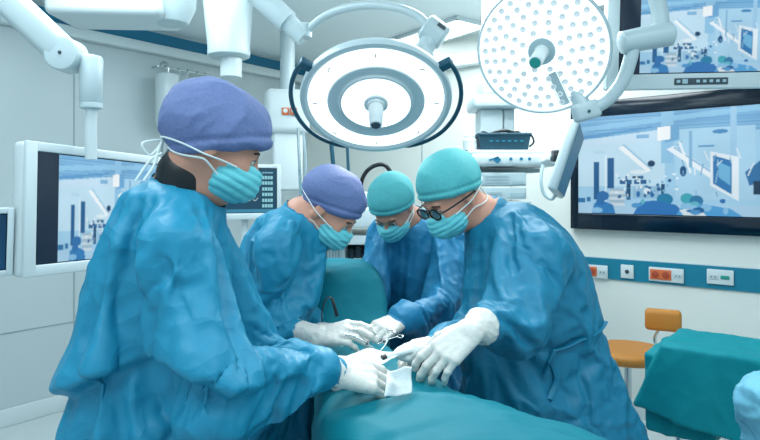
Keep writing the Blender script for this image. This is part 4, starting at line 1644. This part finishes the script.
# socket plates on the blue band
def plate(px0, px1, py, label, items):
    a, b_ = wallpt_right(px0, py, .012), wallpt_right(px1, py, .012)
    b_.z = a.z
    w = (b_ - a).length
    c = (a + b_) / 2
    N = -AX
    t = thing('wall_socket', c, label, 'wall socket', 'socket plates on the blue wall band')
    X = -BX
    MB().box(c + N * .004, (w, .012, .088), X, N, (0, 0, 1), .004).build('plate', M['white'], t)
    for k, (u, kind) in enumerate(items):
        q = c + X * (u - .5) * w + N * .011
        mb = MB()
        if kind == 'orange':
            mb.m(0).box(q, (.062, .008, .064), X, N, (0, 0, 1), .003)
            mb.m(1).lathe(q + N * .004, N, [(0, .022), (.001, .02), (.0012, .004)], 18)
            mb.build('socket', [M['orange'], mat('socket_hollow', '#a8452a', 0.5)], t)
        elif kind == 'hole':
            mb.m(0).lathe(q, N, [(0, .014), (.003, .012)], 14)
            mb.build('socket', [M['dgrey']], t)
        elif kind == 'green':
            mb.box(q, (.045, .006, .022), X, N, (0, 0, 1), .002)
            mb.build('socket', [M['green']], t)
        else:
            mb.m(0).box(q, (.05, .004, .03), X, N, (0, 0, 1), .002)
            mb.m(1).cyl(q - X * .01 + N * .002, q - X * .01 + N * .003, .004); mb.cyl(q + X * .01 + N * .002, q + X * .01 + N * .003, .004)
            mb.build('socket', [M['arm'], M['dgrey']], t)
    return t, c, X, N


tq, cq, Xq, Nq = plate(579, 608, 270, 'white socket plate nearest the surgeon, two orange sockets, a black plug in one', [(.18, 'orange'), (.48, 'orange'), (.82, 'w')])
mb = MB()
mb.cyl(cq - Xq * .07 + Nq * .012, cq - Xq * .07 + Nq * .05, .016, .012)
mb.tube([cq - Xq * .07 + Nq * .05, cq - Xq * .09 + Nq * .07 + Vector((0, 0, -.04)), cq - Xq * .14 + Nq * .05 + Vector((0, 0, -.3)), cq - Xq * .12 + Nq * .03 + Vector((0, 0, -.8))], .005, 6, sm=5)
tag(mb.build('power_plug', M['black'], None, origin=cq), 'black power plug and cord in the leftmost orange socket', 'plug')
plate(621, 634, 271, 'small square white socket plate with one dark hole', [(.5, 'hole')])
plate(649, 684, 273.5, 'long white socket plate with two orange sockets in its middle position on the band', [(.20, 'orange'), (.50, 'orange'), (.84, 'w')])
plate(707, 734, 276, 'rightmost white socket plate with a small green connector', [(.25, 'w'), (.68, 'green')])

# ------------------------------------------------------------------ stool
sc0 = P(628, 354, 3.05)
t = thing('swivel_stool', (sc0.x, sc0.y, 0), 'tan leather swivel stool with a small backrest by the right wall', 'stool')
seat = [U('ell', (sc0.x, sc0.y, sc0.z + .01), (.21, .19, .075), k=0), I('plane', Vector((0, 0, -1)), Vector((0, 0, sc0.z - .035)), k=.02), I('plane', Vector((0, 0, 1)), Vector((0, 0, sc0.z + .035)), k=.02)]
link('seat', *surface(seat, .008), M['tan'], t)
bc_ = P(663, 320, 3.12)
brd = Vector((.9, -.42, 0)).normalized()
MB().box(bc_, (.18, .07, .115), brd, (.42, .9, 0), (0, 0, 1), .022).build('backrest', M['tan'], t)
MB().tube([bc_ + Vector((-.02, .0, -.05)), bc_ + Vector((-.035, .02, -.10)), P(655, 350, 3.12), sc0 + Vector((.1, .03, -.05)), sc0 + Vector((0, 0, -.05))], .012, 8, flat=.6, sm=5).build('back_bracket', M['chrome'], t)
mb = MB()
mb.cyl((sc0.x, sc0.y, sc0.z - .04), (sc0.x, sc0.y, .30), .018); mb.cyl((sc0.x, sc0.y, .34), (sc0.x, sc0.y, .1), .028)
mb.build('gas_column', M['chrome'], t)
mb = MB()
mb.cyl((sc0.x + .05, sc0.y - .05, sc0.z - .045), (sc0.x + .16, sc0.y - .1, sc0.z - .055), .006)
mb.lathe((sc0.x + .16, sc0.y - .1, sc0.z - .075), (0, 0, 1), [(0, .012), (.03, .012)], 10)
mb.build('height_lever', M['black'], t)
for k in range(5):
    an = k * 2 * math.pi / 5 + .3
    e = Vector((sc0.x + .27 * math.cos(an), sc0.y + .27 * math.sin(an), .075))
    MB().cyl((sc0.x, sc0.y, .11), e, .022, .014).build('leg', M['chrome'], t)
    MB().lathe(e + Vector((-.02, 0, -.045)), (1, 0, 0), [(0, .022), (.005, .028), (.035, .028), (.04, .022)], 16).build('caster', M['black'], t)

# ------------------------------------------------------------------ draped instrument table at the right
c00 = Vector((1.075, 2.19, 0))
ex, ey = Vector((.78, -.625, 0)), Vector((.625, .78, 0))
TL, TD, TZ = 1.0, .34, .88


def table_fn(p, grow=0.0):
    q = p - A3(c00)
    u = q @ A3(ex); v = q @ A3(ey)
    cx = np.abs(u - TL / 2) - TL / 2
    cy = np.abs(v - TD / 2) - TD / 2
    drop = np.clip(TZ - p[..., 2], 0, 1)
    wob = 0.018 * np.sin(u * 19 + v * 7) * np.clip(drop * 3, 0, 1) + 0.012 * np.sin(v * 31 + u * 5) * np.clip(drop * 3, 0, 1)
    gx = cx - drop * 0.46 - wob
    gy = cy - drop * 0.05 - wob
    dd_ = np.sqrt(np.clip(gx, 0, 9) ** 2 + np.clip(gy, 0, 9) ** 2) + np.minimum(np.maximum(gx, gy), 0)
    hem = TZ - 0.27 + 0.10 * v - 0.14 * u
    lo_ = np.maximum(np.maximum(np.abs(u - .05) - .12, np.abs(v - TD / 2 - .03) - TD / 2), np.maximum(p[..., 2] - TZ + .05, .53 - p[..., 2]))
    return np.minimum(np.maximum(np.maximum(dd_ - .004, p[..., 2] - TZ), hem - p[..., 2]), lo_).astype(np.float32)


dummy = [U('cap', c00 + ex * -.2 + ey * -.2 + Vector((0, 0, .5)), c00 + ex * (TL + .2) + ey * (TD + .2) + Vector((0, 0, TZ + .02)), .01, .01, k=0)]
pr = [('cap', (c00 - ex * .15 + ey * TD / 2 + Vector((0, 0, .68)), c00 + ex * (TL + .15) + ey * TD / 2 + Vector((0, 0, .68)), .32, .32), 'u', 0)]
V, Q = surface([pr[0], ('fn', (lambda p: table_fn(p),), 'i', 0.0)], .008)
V = relax(V, Q, 2)
N = vnormals(V, Q)
V = V + N * (crumple(V, .008, .004, 5.0, (1, 1, .7)) )[:, None]
o = link('instrument_table_drape', V, Q, M['drape2'], None, (c00.x, c00.y, TZ), True)
tag(o, 'turquoise cloth draped over the instrument table at lower right', 'drape')
t = thing('instrument_table', (c00.x + .5 * ex.x + .2 * ey.x, c00.y + .5 * ex.y + .2 * ey.y, 0), 'metal instrument table under the turquoise cloth at lower right', 'table')
mb = MB()
mb.box(c00 + ex * TL / 2 + ey * TD / 2 + Vector((0, 0, .60)), (TL - .06, TD - .06, .02), ex, ey)
mb.build('shelf', M['chrome'], t)
for u, v in ((.05, .05), (TL - .05, .05), (.05, TD - .05), (TL - .05, TD - .05)):
    q = c00 + ex * u + ey * v
    MB().cyl(q + Vector((0, 0, .05)), q + Vector((0, 0, .60)), .014).build('leg', M['chrome'], t)
    MB().lathe(q + Vector((-.012, 0, .032)), (1, 0, 0), [(0, .03), (.024, .03)], 16).build('caster', M['black'], t)

# crumpled light blue cloth on a stand at the right edge
q = P(775, 405, 1.5)
pr = [U('ell', q, (.085, .08, .07), k=0.03), U('ell', q + Vector((.0, 0, -.08)), (.06, .07, .08), k=.04), U('cap', q + Vector((-.045, -.02, .035)), q + Vector((-.03, -.03, -.10)), .026, .018, k=.03)]
o = cloth('folded_cloth', pr, .006, M['ltblue'], None, (q.x, q.y, q.z - .18), big=.02, mid=.01, seed=2, sc=2.2)
tag(o, 'crumpled pale blue cloth at the right edge in front of the turquoise drape', 'cloth')
t = thing('small_stand', (q.x, q.y, 0), 'thin metal stand under the pale blue cloth at the right edge', 'stand')
MB().cyl((q.x, q.y, .03), (q.x, q.y, q.z - .13), .015).build('pole', M['chrome'], t)
MB().lathe((q.x, q.y, 0), (0, 0, 1), [(0, .16), (.015, .16), (.03, .03)], 28).build('base', M['chrome'], t)

# ------------------------------------------------------------------ operating table and its drape
POLY = [(-.27, 2.50), (-.02, 2.50), (0.0, 2.1), (.05, 1.8), (.115, 1.56), (.27, 1.36), (.50, 1.10), (.72, .84), (.70, .66), (.2, .72), (.0, .95), (-.13, 1.27), (-.19, 1.75)]


def poly_sd(x, y, poly):
    d = np.full(x.shape, 1e9)
    sgn = np.ones(x.shape)
    n = len(poly)
    for i in range(n):
        ax_, ay_ = poly[i]; bx_, by_ = poly[i - 1]
        ex_, ey_ = bx_ - ax_, by_ - ay_
        wx, wy = x - ax_, y - ay_
        t = np.clip((wx * ex_ + wy * ey_) / (ex_ * ex_ + ey_ * ey_), 0, 1)
        d = np.minimum(d, (wx - ex_ * t) ** 2 + (wy - ey_ * t) ** 2)
        c1_, c2_, c3_ = y >= ay_, y < by_, ex_ * wy > ey_ * wx
        fl = (c1_ & c2_ & c3_) | (~c1_ & ~c2_ & ~c3_)
        sgn = np.where(fl, -sgn, sgn)
    return sgn * np.sqrt(d)


def ss(a, b, x):
    t = np.clip((x - a) / (b - a), 0, 1)
    return t * t * (3 - 2 * t)


def ztop(x, y):
    z = 0.975 + 0.20 * ss(1.86, 2.08, y)
    # the patient lies below: a long soft swell toward the lower right, the open field around (0, 1.55)
    u = (x - .0) * .66 + (y - 1.5) * -.75
    v = (x - .0) * .75 + (y - 1.5) * .66
    z = z + 0.035 * np.exp(-((v + .10) / .13) ** 2) * ss(.02, .35, u)
    z = z + 0.02 * np.exp(-((x - .0) ** 2 + (y - 1.6) ** 2) / .012)
    return z


def drape_fn(p):
    x, y, z = p[..., 0].astype(float), p[..., 1].astype(float), p[..., 2]
    top = ztop(x, y)
    drop = np.clip(top - z, 0, 1)
    d2 = poly_sd(x, y, POLY)
    wob = (0.014 * np.sin(x * 23 + y * 9) + .010 * np.sin(y * 37 - x * 17)) * np.clip(drop * 3, 0, 1)
    g = d2 - 0.03 * drop - wob
    r = .045
    a = np.stack([g + r, (z - top) + r], -1)
    o = np.linalg.norm(np.maximum(a, 0), axis=-1) + np.minimum(a.max(-1), 0) - r
    return np.maximum(o, .40 - z).astype(np.float32)


V, Q = surface([('cap', (Vector((-.1, 2.3, .8)), Vector((.5, .9, .8)), .55, .55), 'u', 0), ('fn', (drape_fn,), 'i', 0)], .015)
V = relax(V, Q, 2)
N = vnormals(V, Q)
dl = [([P(300, 420, 1.25), P(400, 405, 1.3), P(470, 395, 1.35)], .02, .010, None),
      ([P(380, 440, 1.1), P(470, 425, 1.15), P(560, 425, 1.15)], .02, -.008, None),
      ([P(420, 400, 1.3), P(520, 410, 1.2), P(600, 432, 1.1)], .018, .008, None)]
V = V + N * crumple(V, .014, .003, 8.0, sc=.8)[:, None]
keep = ~((V[Q][:, :, 2] < .42).all(axis=1))
Q = Q[keep]
o = link('surgical_drape', V, Q, M['drape'], None, (0.1, 1.4, .4), True)
refine(o, dl, .006, .0025, 8.0)
tag(o, 'large teal surgical drape covering the patient on the operating table', 'drape')
t = thing('operating_table', (0.05, 1.6, 0), 'operating table standing under the large teal surgical drape', 'operating table')
mb = MB()
mb.box((-.07, 1.85, .78), (.22, 1.1, .05), (1, .0, 0), (-.08, 1, 0), bev=.02)
mb.build('tabletop', M['black'], t)
MB().box((.0, 1.65, .44), (.16, .26, .64), bev=.03).build('column', M['chrome'], t)
MB().box((.0, 1.65, .06), (.36, .8, .11), bev=.03).build('base', M['grey'], t)

# ------------------------------------------------------------------ the four surgeons
V3 = Vector
# nearest woman at the left
W1 = dict(head=P(216, 146, 1.3), yaw=math.radians(18), pitch=math.radians(24), neck=V3((-.450, 1.32, 1.475)), chest=V3((-.525, 1.31, 1.25)), pelvis=V3((-.555, 1.31, .93)),
          by=math.radians(15), feet=[(-.58, 1.42), (-.56, 1.20)],
          shR=V3((-.415, 1.155, 1.36)), elR=P(206, 364, 1.10), wrR=P(335, 371, 1.28),
          shL=V3((-.465, 1.45, 1.34)), elL=V3((-.36, 1.50, 1.08)), wrL=P(312, 366, 1.44),
          handR=dict(dir=P(404, 384, 1.38) - P(335, 371, 1.28), back=V3((0.1, -.55, .85)), curl=[.25, .30, .36, .42], thumb=.6, cr=.042, cuff=.05, size=1.12, spread=.3),
          handL=dict(dir=P(375, 366, 1.50) - P(312, 366, 1.44), back=V3((0, -.1, 1)), curl=[.35, .4, .45, .5], thumb=.6, cr=.033),
          sleeveR=(.085, .074, .046), sleeveL=(.075, .07, .045), cutR=.045, chr=.14, collar=.45, colr=.068, hs=1.0, seed=1.3,
          cap=dict(mat='purple', s=1.0, r=(.128, .096, .104), c=(-.014, 0, .040), front=.036, back=-.078, w=.8, st=(1, 1, 2.0), lines=[([P(182, 150, 1.2), P(210, 122, 1.2), P(255, 106, 1.2)], .005, .0035, None), ([P(196, 152, 1.2), P(230, 130, 1.2), P(268, 120, 1.2)], .005, -.0035, None), ([P(205, 140, 1.2), P(235, 118, 1.2), P(262, 112, 1.2)], .004, -.003, None), ([P(215, 152, 1.2), P(245, 138, 1.2), P(270, 133, 1.2)], .004, .003, None), ([P(172, 135, 1.2), P(195, 102, 1.2), P(232, 86, 1.2)], .005, -.003, None), ([P(180, 138, 1.2), P(203, 108, 1.2), P(245, 94, 1.2)], .004, .003, None)]),
          kz1=-.05, kz2=-.055, knot=True, gmat='gown1', shirt='black', neckhole=.072,
          gown=[U('ell', V3((-.528, 1.31, 1.275)), (.150, .19, .185), k=.06),
                U('ell', V3((-.515, 1.30, 1.10)), (.165, .19, .16), k=.06),
                U('cap', V3((-.535, 1.31, 1.02)), V3((-.58, 1.31, .38)), .17, .28, k=.05)],
          lines=[([P(58, 398, 1.2), P(100, 376, 1.12), P(150, 362, 1.08), P(182, 366, 1.08), P(205, 385, 1.05), P(228, 400, 1.05)], .026, .032, V3((0, 0, 1))),
                 ([P(160, 215, 1.2), P(165, 260, 1.1), P(180, 300, 1.08), P(195, 340, 1.05)], .014, -.012, None),
                 ([P(110, 230, 1.2), P(125, 290, 1.12), P(110, 345, 1.1)], .020, .010, None),
                 ([P(140, 220, 1.2), P(140, 280, 1.12), P(150, 330, 1.1)], .015, -.010, None),
                 ([P(200, 215, 1.15), P(228, 260, 1.05), P(250, 320, 1.05)], .012, .010, None),
                 ([P(230, 340, 1.05), P(270, 350, 1.1), P(320, 365, 1.2)], .010, -.010, None),
                 ([P(235, 330, 1.05), P(280, 335, 1.1), P(325, 352, 1.2)], .010, .012, None),
                 ([P(240, 380, 1.05), P(290, 390, 1.1), P(325, 385, 1.2)], .012, .008, None),
                 ([P(90, 400, 1.1), P(100, 425, 1.1), P(100, 450, 1.1)], .012, -.008, None),
                 ([P(175, 385, 1.08), P(165, 420, 1.05), P(150, 450, 1.05)], .012, .010, None)],
          skirt=.018)
w1 = person(W1, 'nearest surgeon at left in blue gown, large purple cap and white-tied mask, leaning right', group='surgical team')

# second woman
W2 = dict(head=P(330, 209, 1.93), yaw=math.radians(-12), pitch=math.radians(42), neck=V3((-.262, 1.94, 1.385)), chest=V3((-.36, 1.94, 1.18)), pelvis=V3((-.44, 1.96, .92)),
          by=0.0, feet=[(-.45, 2.08), (-.45, 1.86)],
          shR=V3((-.325, 1.79, 1.30)), elR=P(268, 322, 1.80), wrR=P(322, 337, 1.70),
          shL=V3((-.32, 2.10, 1.30)), elL=V3((-.26, 2.14, 1.06)), wrL=P(322, 326, 1.95),
          handR=dict(dir=P(368, 328, 1.60) - P(322, 337, 1.70), back=V3((-.1, -.65, .8)), curl=[.45, .55, .6, .65], thumb=.8, cr=.034, cuff=.15),
          handL=dict(dir=P(352, 340, 1.78) - P(322, 326, 1.95), back=V3((0, 0, 1)), curl=[.4, .45, .5, .5], thumb=.6),
          sleeveR=(.080, .068, .05), sleeveL=(.075, .068, .045), cutR=.13, chr=.13, hs=.98, seed=4.1,
          cap=dict(mat='purple', s=.96, r=(.120, .094, .098), c=(-.020, 0, .045), front=.036, back=-.050, w=.8, st=(1, 1, 1.8)),
          kz1=.0, kz2=-.06, gmat='gown1', shirt='gown2', collar=.12, neckhole=.066,
          gown=[U('ell', V3((-.385, 1.95, 1.20)), (.135, .19, .19), k=.06),
                U('cap', V3((-.41, 1.95, 1.05)), V3((-.42, 1.96, .38)), .15, .21, k=.05)],
          lines=[([P(262, 225, 1.8), P(255, 260, 1.75), P(258, 300, 1.7)], .014, -.012, None),
                 ([P(290, 225, 1.8), P(285, 260, 1.75), P(290, 310, 1.7)], .014, .010, None),
                 ([P(240, 240, 1.8), P(240, 290, 1.75), P(235, 330, 1.75)], .014, .010, None)])
w2 = person(W2, 'surgeon in smaller purple cap bending over the table behind the nearest surgeon', group='surgical team')

# third, at the back
M3 = dict(head=P(393, 208, 2.33), yaw=math.radians(-117), pitch=math.radians(45), roll=math.radians(0), neck=V3((.125, 2.46, 1.345)), chest=V3((.19, 2.53, 1.17)), pelvis=V3((.24, 2.62, .92)),
          by=math.radians(-105), feet=[(.36, 2.60), (.12, 2.66)],
          shR=V3((.02, 2.50, 1.27)), elR=P(366, 286, 2.36), wrR=P(358, 301, 2.10),
          shL=V3((.33, 2.42, 1.27)), elL=P(450, 300, 2.22), wrL=P(399, 321, 1.96),
          handR=dict(dir=P(342, 312, 1.92) - P(358, 301, 2.10), back=V3((0, -.3, 1)), curl=[.7, .8, .8, .8], thumb=.8, cuff=.03),
          handL=dict(dir=P(362, 340, 1.80) - P(399, 321, 1.96), back=V3((.1, -.5, 1)), curl=[.35, .45, .55, .6], thumb=.6, cuff=.05, size=1.05),
          sleeveR=(.078, .070, .050), sleeveL=(.086, .084, .054), chr=.13, hs=.98, seed=7.7,
          cap=dict(mat='tealcap', s=.98, r=(.112, .094, .10), c=(-.018, 0, .046), front=.046, back=-.03, w=.5),
          gmat='gown3', shirt='gown2', neckhole=.064,
          gown=[U('ell', V3((.18, 2.53, 1.17)), (.18, .13, .19), k=.06),
                U('cap', V3((.22, 2.57, 1.05)), V3((.24, 2.62, .38)), .15, .22, k=.05)],
          lines=[([P(385, 240, 2.3), P(378, 265, 2.3), P(365, 290, 2.2)], .014, .012, None),
                 ([P(400, 250, 2.3), P(390, 280, 2.3), P(375, 300, 2.2)], .012, -.012, None),
                 ([P(420, 240, 2.3), P(415, 270, 2.3), P(425, 300, 2.2)], .014, .010, None),
                 ([P(440, 250, 2.3), P(440, 275, 2.2), P(420, 300, 2.1)], .012, -.012, None)])
m3 = person(M3, 'surgeon without glasses in turquoise cap at the back, looking down', group='surgical team')

# fourth, with glasses
M4 = dict(head=P(452, 196, 1.90), yaw=math.radians(-151), pitch=math.radians(33), neck=V3((.372, 1.93, 1.385)), chest=V3((.475, 1.93, 1.19)), pelvis=V3((.58, 1.95, .92)),
          by=math.radians(-165), feet=[(.62, 1.84), (.62, 2.08)],
          shL=V3((.465, 1.77, 1.305)), elL=P(512, 312, 1.62), wrL=P(471, 331, 1.46),
          shR=V3((.385, 2.08, 1.28)), elR=V3((.36, 1.96, 1.03)), wrR=P(440, 343, 1.66),
          handL=dict(dir=P(428, 368, 1.42) - P(471, 331, 1.46), back=V3((-.35, -.85, .55)), curl=[(.25, .55, .4), (.4, .5, .4), (.5, .5, .4), (.55, .5, .4)], spread=.5, thumb=.35, cr=.049, cuff=.045, size=1.04),
          handR=dict(dir=P(392, 350, 1.56) - P(436, 338, 1.68), back=V3((0, -.2, 1)), curl=[.3, .4, .5, .5], thumb=.6, size=1.0),
          sleeveL=(.092, .082, .034), sleeveR=(.07, .06, .042), chr=.14, hs=1.03, seed=11.2, goal=.13, expand=-.09, cutL=.04, nstart=.42,
          cap=dict(mat='tealcap', s=1.0, r=(.116, .096, .104), c=(-.014, 0, .048), front=.040, back=-.02, w=.5),
          gmat='gown4', shirt='gown2', neckhole=.068, glasses=True, kz1=.01, kz2=-.025,
          gown=[U('ell', V3((.50, 1.93, 1.22)), (.165, .19, .20), k=.06),
                U('ell', V3((.54, 1.93, 1.08)), (.165, .18, .18), k=.06),
                U('cap', V3((.45, 1.90, 1.10)), V3((.42, 1.88, .45)), .15, .20, k=.08),
                U('cap', V3((.565, 1.94, 1.02)), V3((.68, 1.95, .38)), .165, .29, k=.05)],
          lines=[([P(565, 250, 1.7), P(575, 280, 1.75), P(585, 310, 1.8)], .018, .010, None),
                 ([P(500, 340, 1.7), P(545, 352, 1.72), P(570, 345, 1.75), P(592, 325, 1.8)], .010, -.016, None),
                 ([P(520, 315, 1.68), P(540, 335, 1.7), P(556, 351, 1.72)], .010, -.012, None),
                 ([P(560, 355, 1.7), P(580, 395, 1.68), P(600, 440, 1.65)], .012, .012, None),
                 ([P(575, 350, 1.72), P(600, 390, 1.72), P(620, 430, 1.7)], .012, -.010, None),
                 ([P(540, 360, 1.7), P(545, 400, 1.68), P(540, 440, 1.65)], .012, -.010, None),
                 ([P(500, 225, 1.68), P(510, 260, 1.62), P(520, 290, 1.6)], .014, .012, None),
                 ([P(480, 240, 1.72), P(478, 275, 1.7), P(480, 305, 1.6)], .014, -.012, None),
                 ([P(530, 230, 1.68), P(545, 270, 1.66), P(540, 310, 1.65)], .014, -.010, None)],
          ties=[('gown_tie', [P(596, 322, 1.86), P(582, 338, 1.775), P(566, 347, 1.745), P(553, 351, 1.735)], .008),
                ('gown_tie', [P(553, 351, 1.735), P(556, 366, 1.725), P(560, 384, 1.72), P(556, 398, 1.71)], .010),
                ('gown_tie', [P(553, 351, 1.735), P(549, 362, 1.725), P(547, 376, 1.72)], .009)])
m4 = person(M4, 'surgeon with black glasses and turquoise cap bending left over the table', group='surgical team')

# ------------------------------------------------------------------ instruments and gauze at the open field
def sheet(name, corners, nx, ny, m, amp, seed, label, cat, thick=.002, sag=0):
    c = [Vector(q) for q in corners]
    u, v = np.meshgrid(np.linspace(0, 1, nx + 1), np.linspace(0, 1, ny + 1))
    u, v = u.ravel()[:, None], v.ravel()[:, None]
    C = [np.array(q) for q in c]
    V = C[0] * (1 - u) * (1 - v) + C[1] * u * (1 - v) + C[2] * u * v + C[3] * (1 - u) * v
    n = np.cross(C[1] - C[0], C[3] - C[0]); n /= np.linalg.norm(n)
    V = V + n * (perlin(V * 22 + seed) * amp + sag * np.sin(u * math.pi)[:, 0] * np.sin(v * math.pi)[:, 0])[:, None]
    F = []
    K = (nx + 1) * (ny + 1)
    for j in range(ny):
        for i in range(nx):
            a = j * (nx + 1) + i
            F.append([a, a + 1, a + nx + 2, a + nx + 1])
            F.append([K + a + nx + 1, K + a + nx + 2, K + a + 1, K + a])
    rim = [i for i in range(nx + 1)] + [(j + 1) * (nx + 1) + nx for j in range(ny)] + [ny * (nx + 1) + i for i in range(nx - 1, -1, -1)] + [j * (nx + 1) for j in range(ny - 1, 0, -1)]
    for a, b in zip(rim, rim[1:] + rim[:1]):
        F.append([a, K + a, K + b, b])
    V = np.concatenate([V, V - n * thick])
    o = link(name, V, F, m, None, (C[3][0], C[3][1], C[3][2]), True)
    return tag(o, label, cat)


sheet('gauze_pad', [P(386, 374, 1.31), P(411, 368, 1.35), P(413, 391, 1.29), P(383, 399, 1.25)], 14, 14, M['gauze'], .028, 3, 'white gauze pad hanging below the nearest surgeon\'s glove', 'gauze')
sheet('gauze_pad', [P(340, 358, 1.42), P(372, 348, 1.5), P(400, 356, 1.48), P(372, 368, 1.40)], 14, 14, M['gauze'], .016, 7, 'crumpled white gauze pad lying above the nearest surgeon\'s glove', 'gauze', sag=.012)
mb = MB()
mb.tube([P(337, 316, 1.64), P(334, 305, 1.64), P(332, 298, 1.65)], [.0055, .004], 10, sm=3)
cau = tag(mb.build('cautery_pen', M['black'], None, origin=P(337, 316, 1.64)), 'black pen-shaped instrument upright in the second woman\'s glove', 'instrument')
mb = MB()
mb.tube([P(332, 300, 1.65), P(329, 297, 1.66), P(325, 301, 1.68), P(322, 312, 1.7), P(322, 322, 1.72)], .0022, 6, sm=5)
link('cord', mb.V, mb.F, M['black'], cau)


def scissors(p, d, n, label, s=1.0, m='chrome'):
    p, d = Vector(p), Vector(d).normalized()
    n = Vector(n); n = (n - d * n.dot(d)).normalized()
    e = n.cross(d)
    o = thing('surgical_forceps', p, label, 'forceps', 'surgical instruments at the open field')
    for sg in (1, -1):
        mb = MB()
        mb.tube([p + e * .018 * sg * s - d * .085 * s, p + e * .008 * sg * s - d * .04 * s, p, p - e * .003 * sg * s + d * .05 * s], [.003 * s, .0018 * s], 8, sm=4)
        c = p + e * .024 * sg * s - d * .10 * s
        mb.tube([c + (d * math.cos(a) + e * math.sin(a)) * .014 * s for a in np.linspace(0, 2 * math.pi, 16)], .0024 * s, 6, caps=False)
        mb.build('blade_and_loop', M[m], o)
    MB().lathe(p - n * .003, n, [(0, .004), (.006, .004)], 10).build('pivot', M['dgrey'], o)
    return o


scissors(P(367, 343, 1.565), P(384, 356, 1.53) - P(352, 331, 1.60), (0, -.5, 1), 'steel forceps in the second woman\'s glove pointing into the field', .6)
scissors(P(384, 341, 1.60), P(366, 350, 1.55) - P(392, 335, 1.65), (0, -.6, 1), 'steel forceps lying between the rear surgeon\'s glove and the gauze', .6)
mb = MB()
mb.tube([P(372, 328, 1.66), P(378, 334, 1.62), P(385, 330, 1.62), P(387, 341, 1.6), P(381, 350, 1.56)], .0014, 6, sm=6)
tag(mb.build('suture_thread', M['strap'], None, origin=P(381, 350, 1.56)), 'thin looping suture thread above the open field', 'thread')
p_a, p_b = P(386, 357, 1.47), P(412, 350, 1.50)
t = thing('suction_tool', p_a, 'short white tube-like instrument with a black tip under the right surgeon\'s glove', 'instrument')
MB().cyl(p_a, p_b, .0065, .008, 16).build('tube', M['white'], t)
MB().cyl(p_a - (p_b - p_a).normalized() * .012, p_a, .008, .008, 16).build('tip', M['black'], t)
mb = MB()
pr = [U('ell', P(416, 352, 1.53), (.032, .026, .026), k=.02), U('ell', P(403, 354, 1.52), (.022, .022, .018), k=.02)]
tag(cloth('gauze_ball', pr, .0035, M['gauze'], None, P(416, 362, 1.53), big=.008, mid=.004, seed=6, sc=3), 'bunched ball of white gauze held under the glove of the surgeon with glasses', 'gauze')
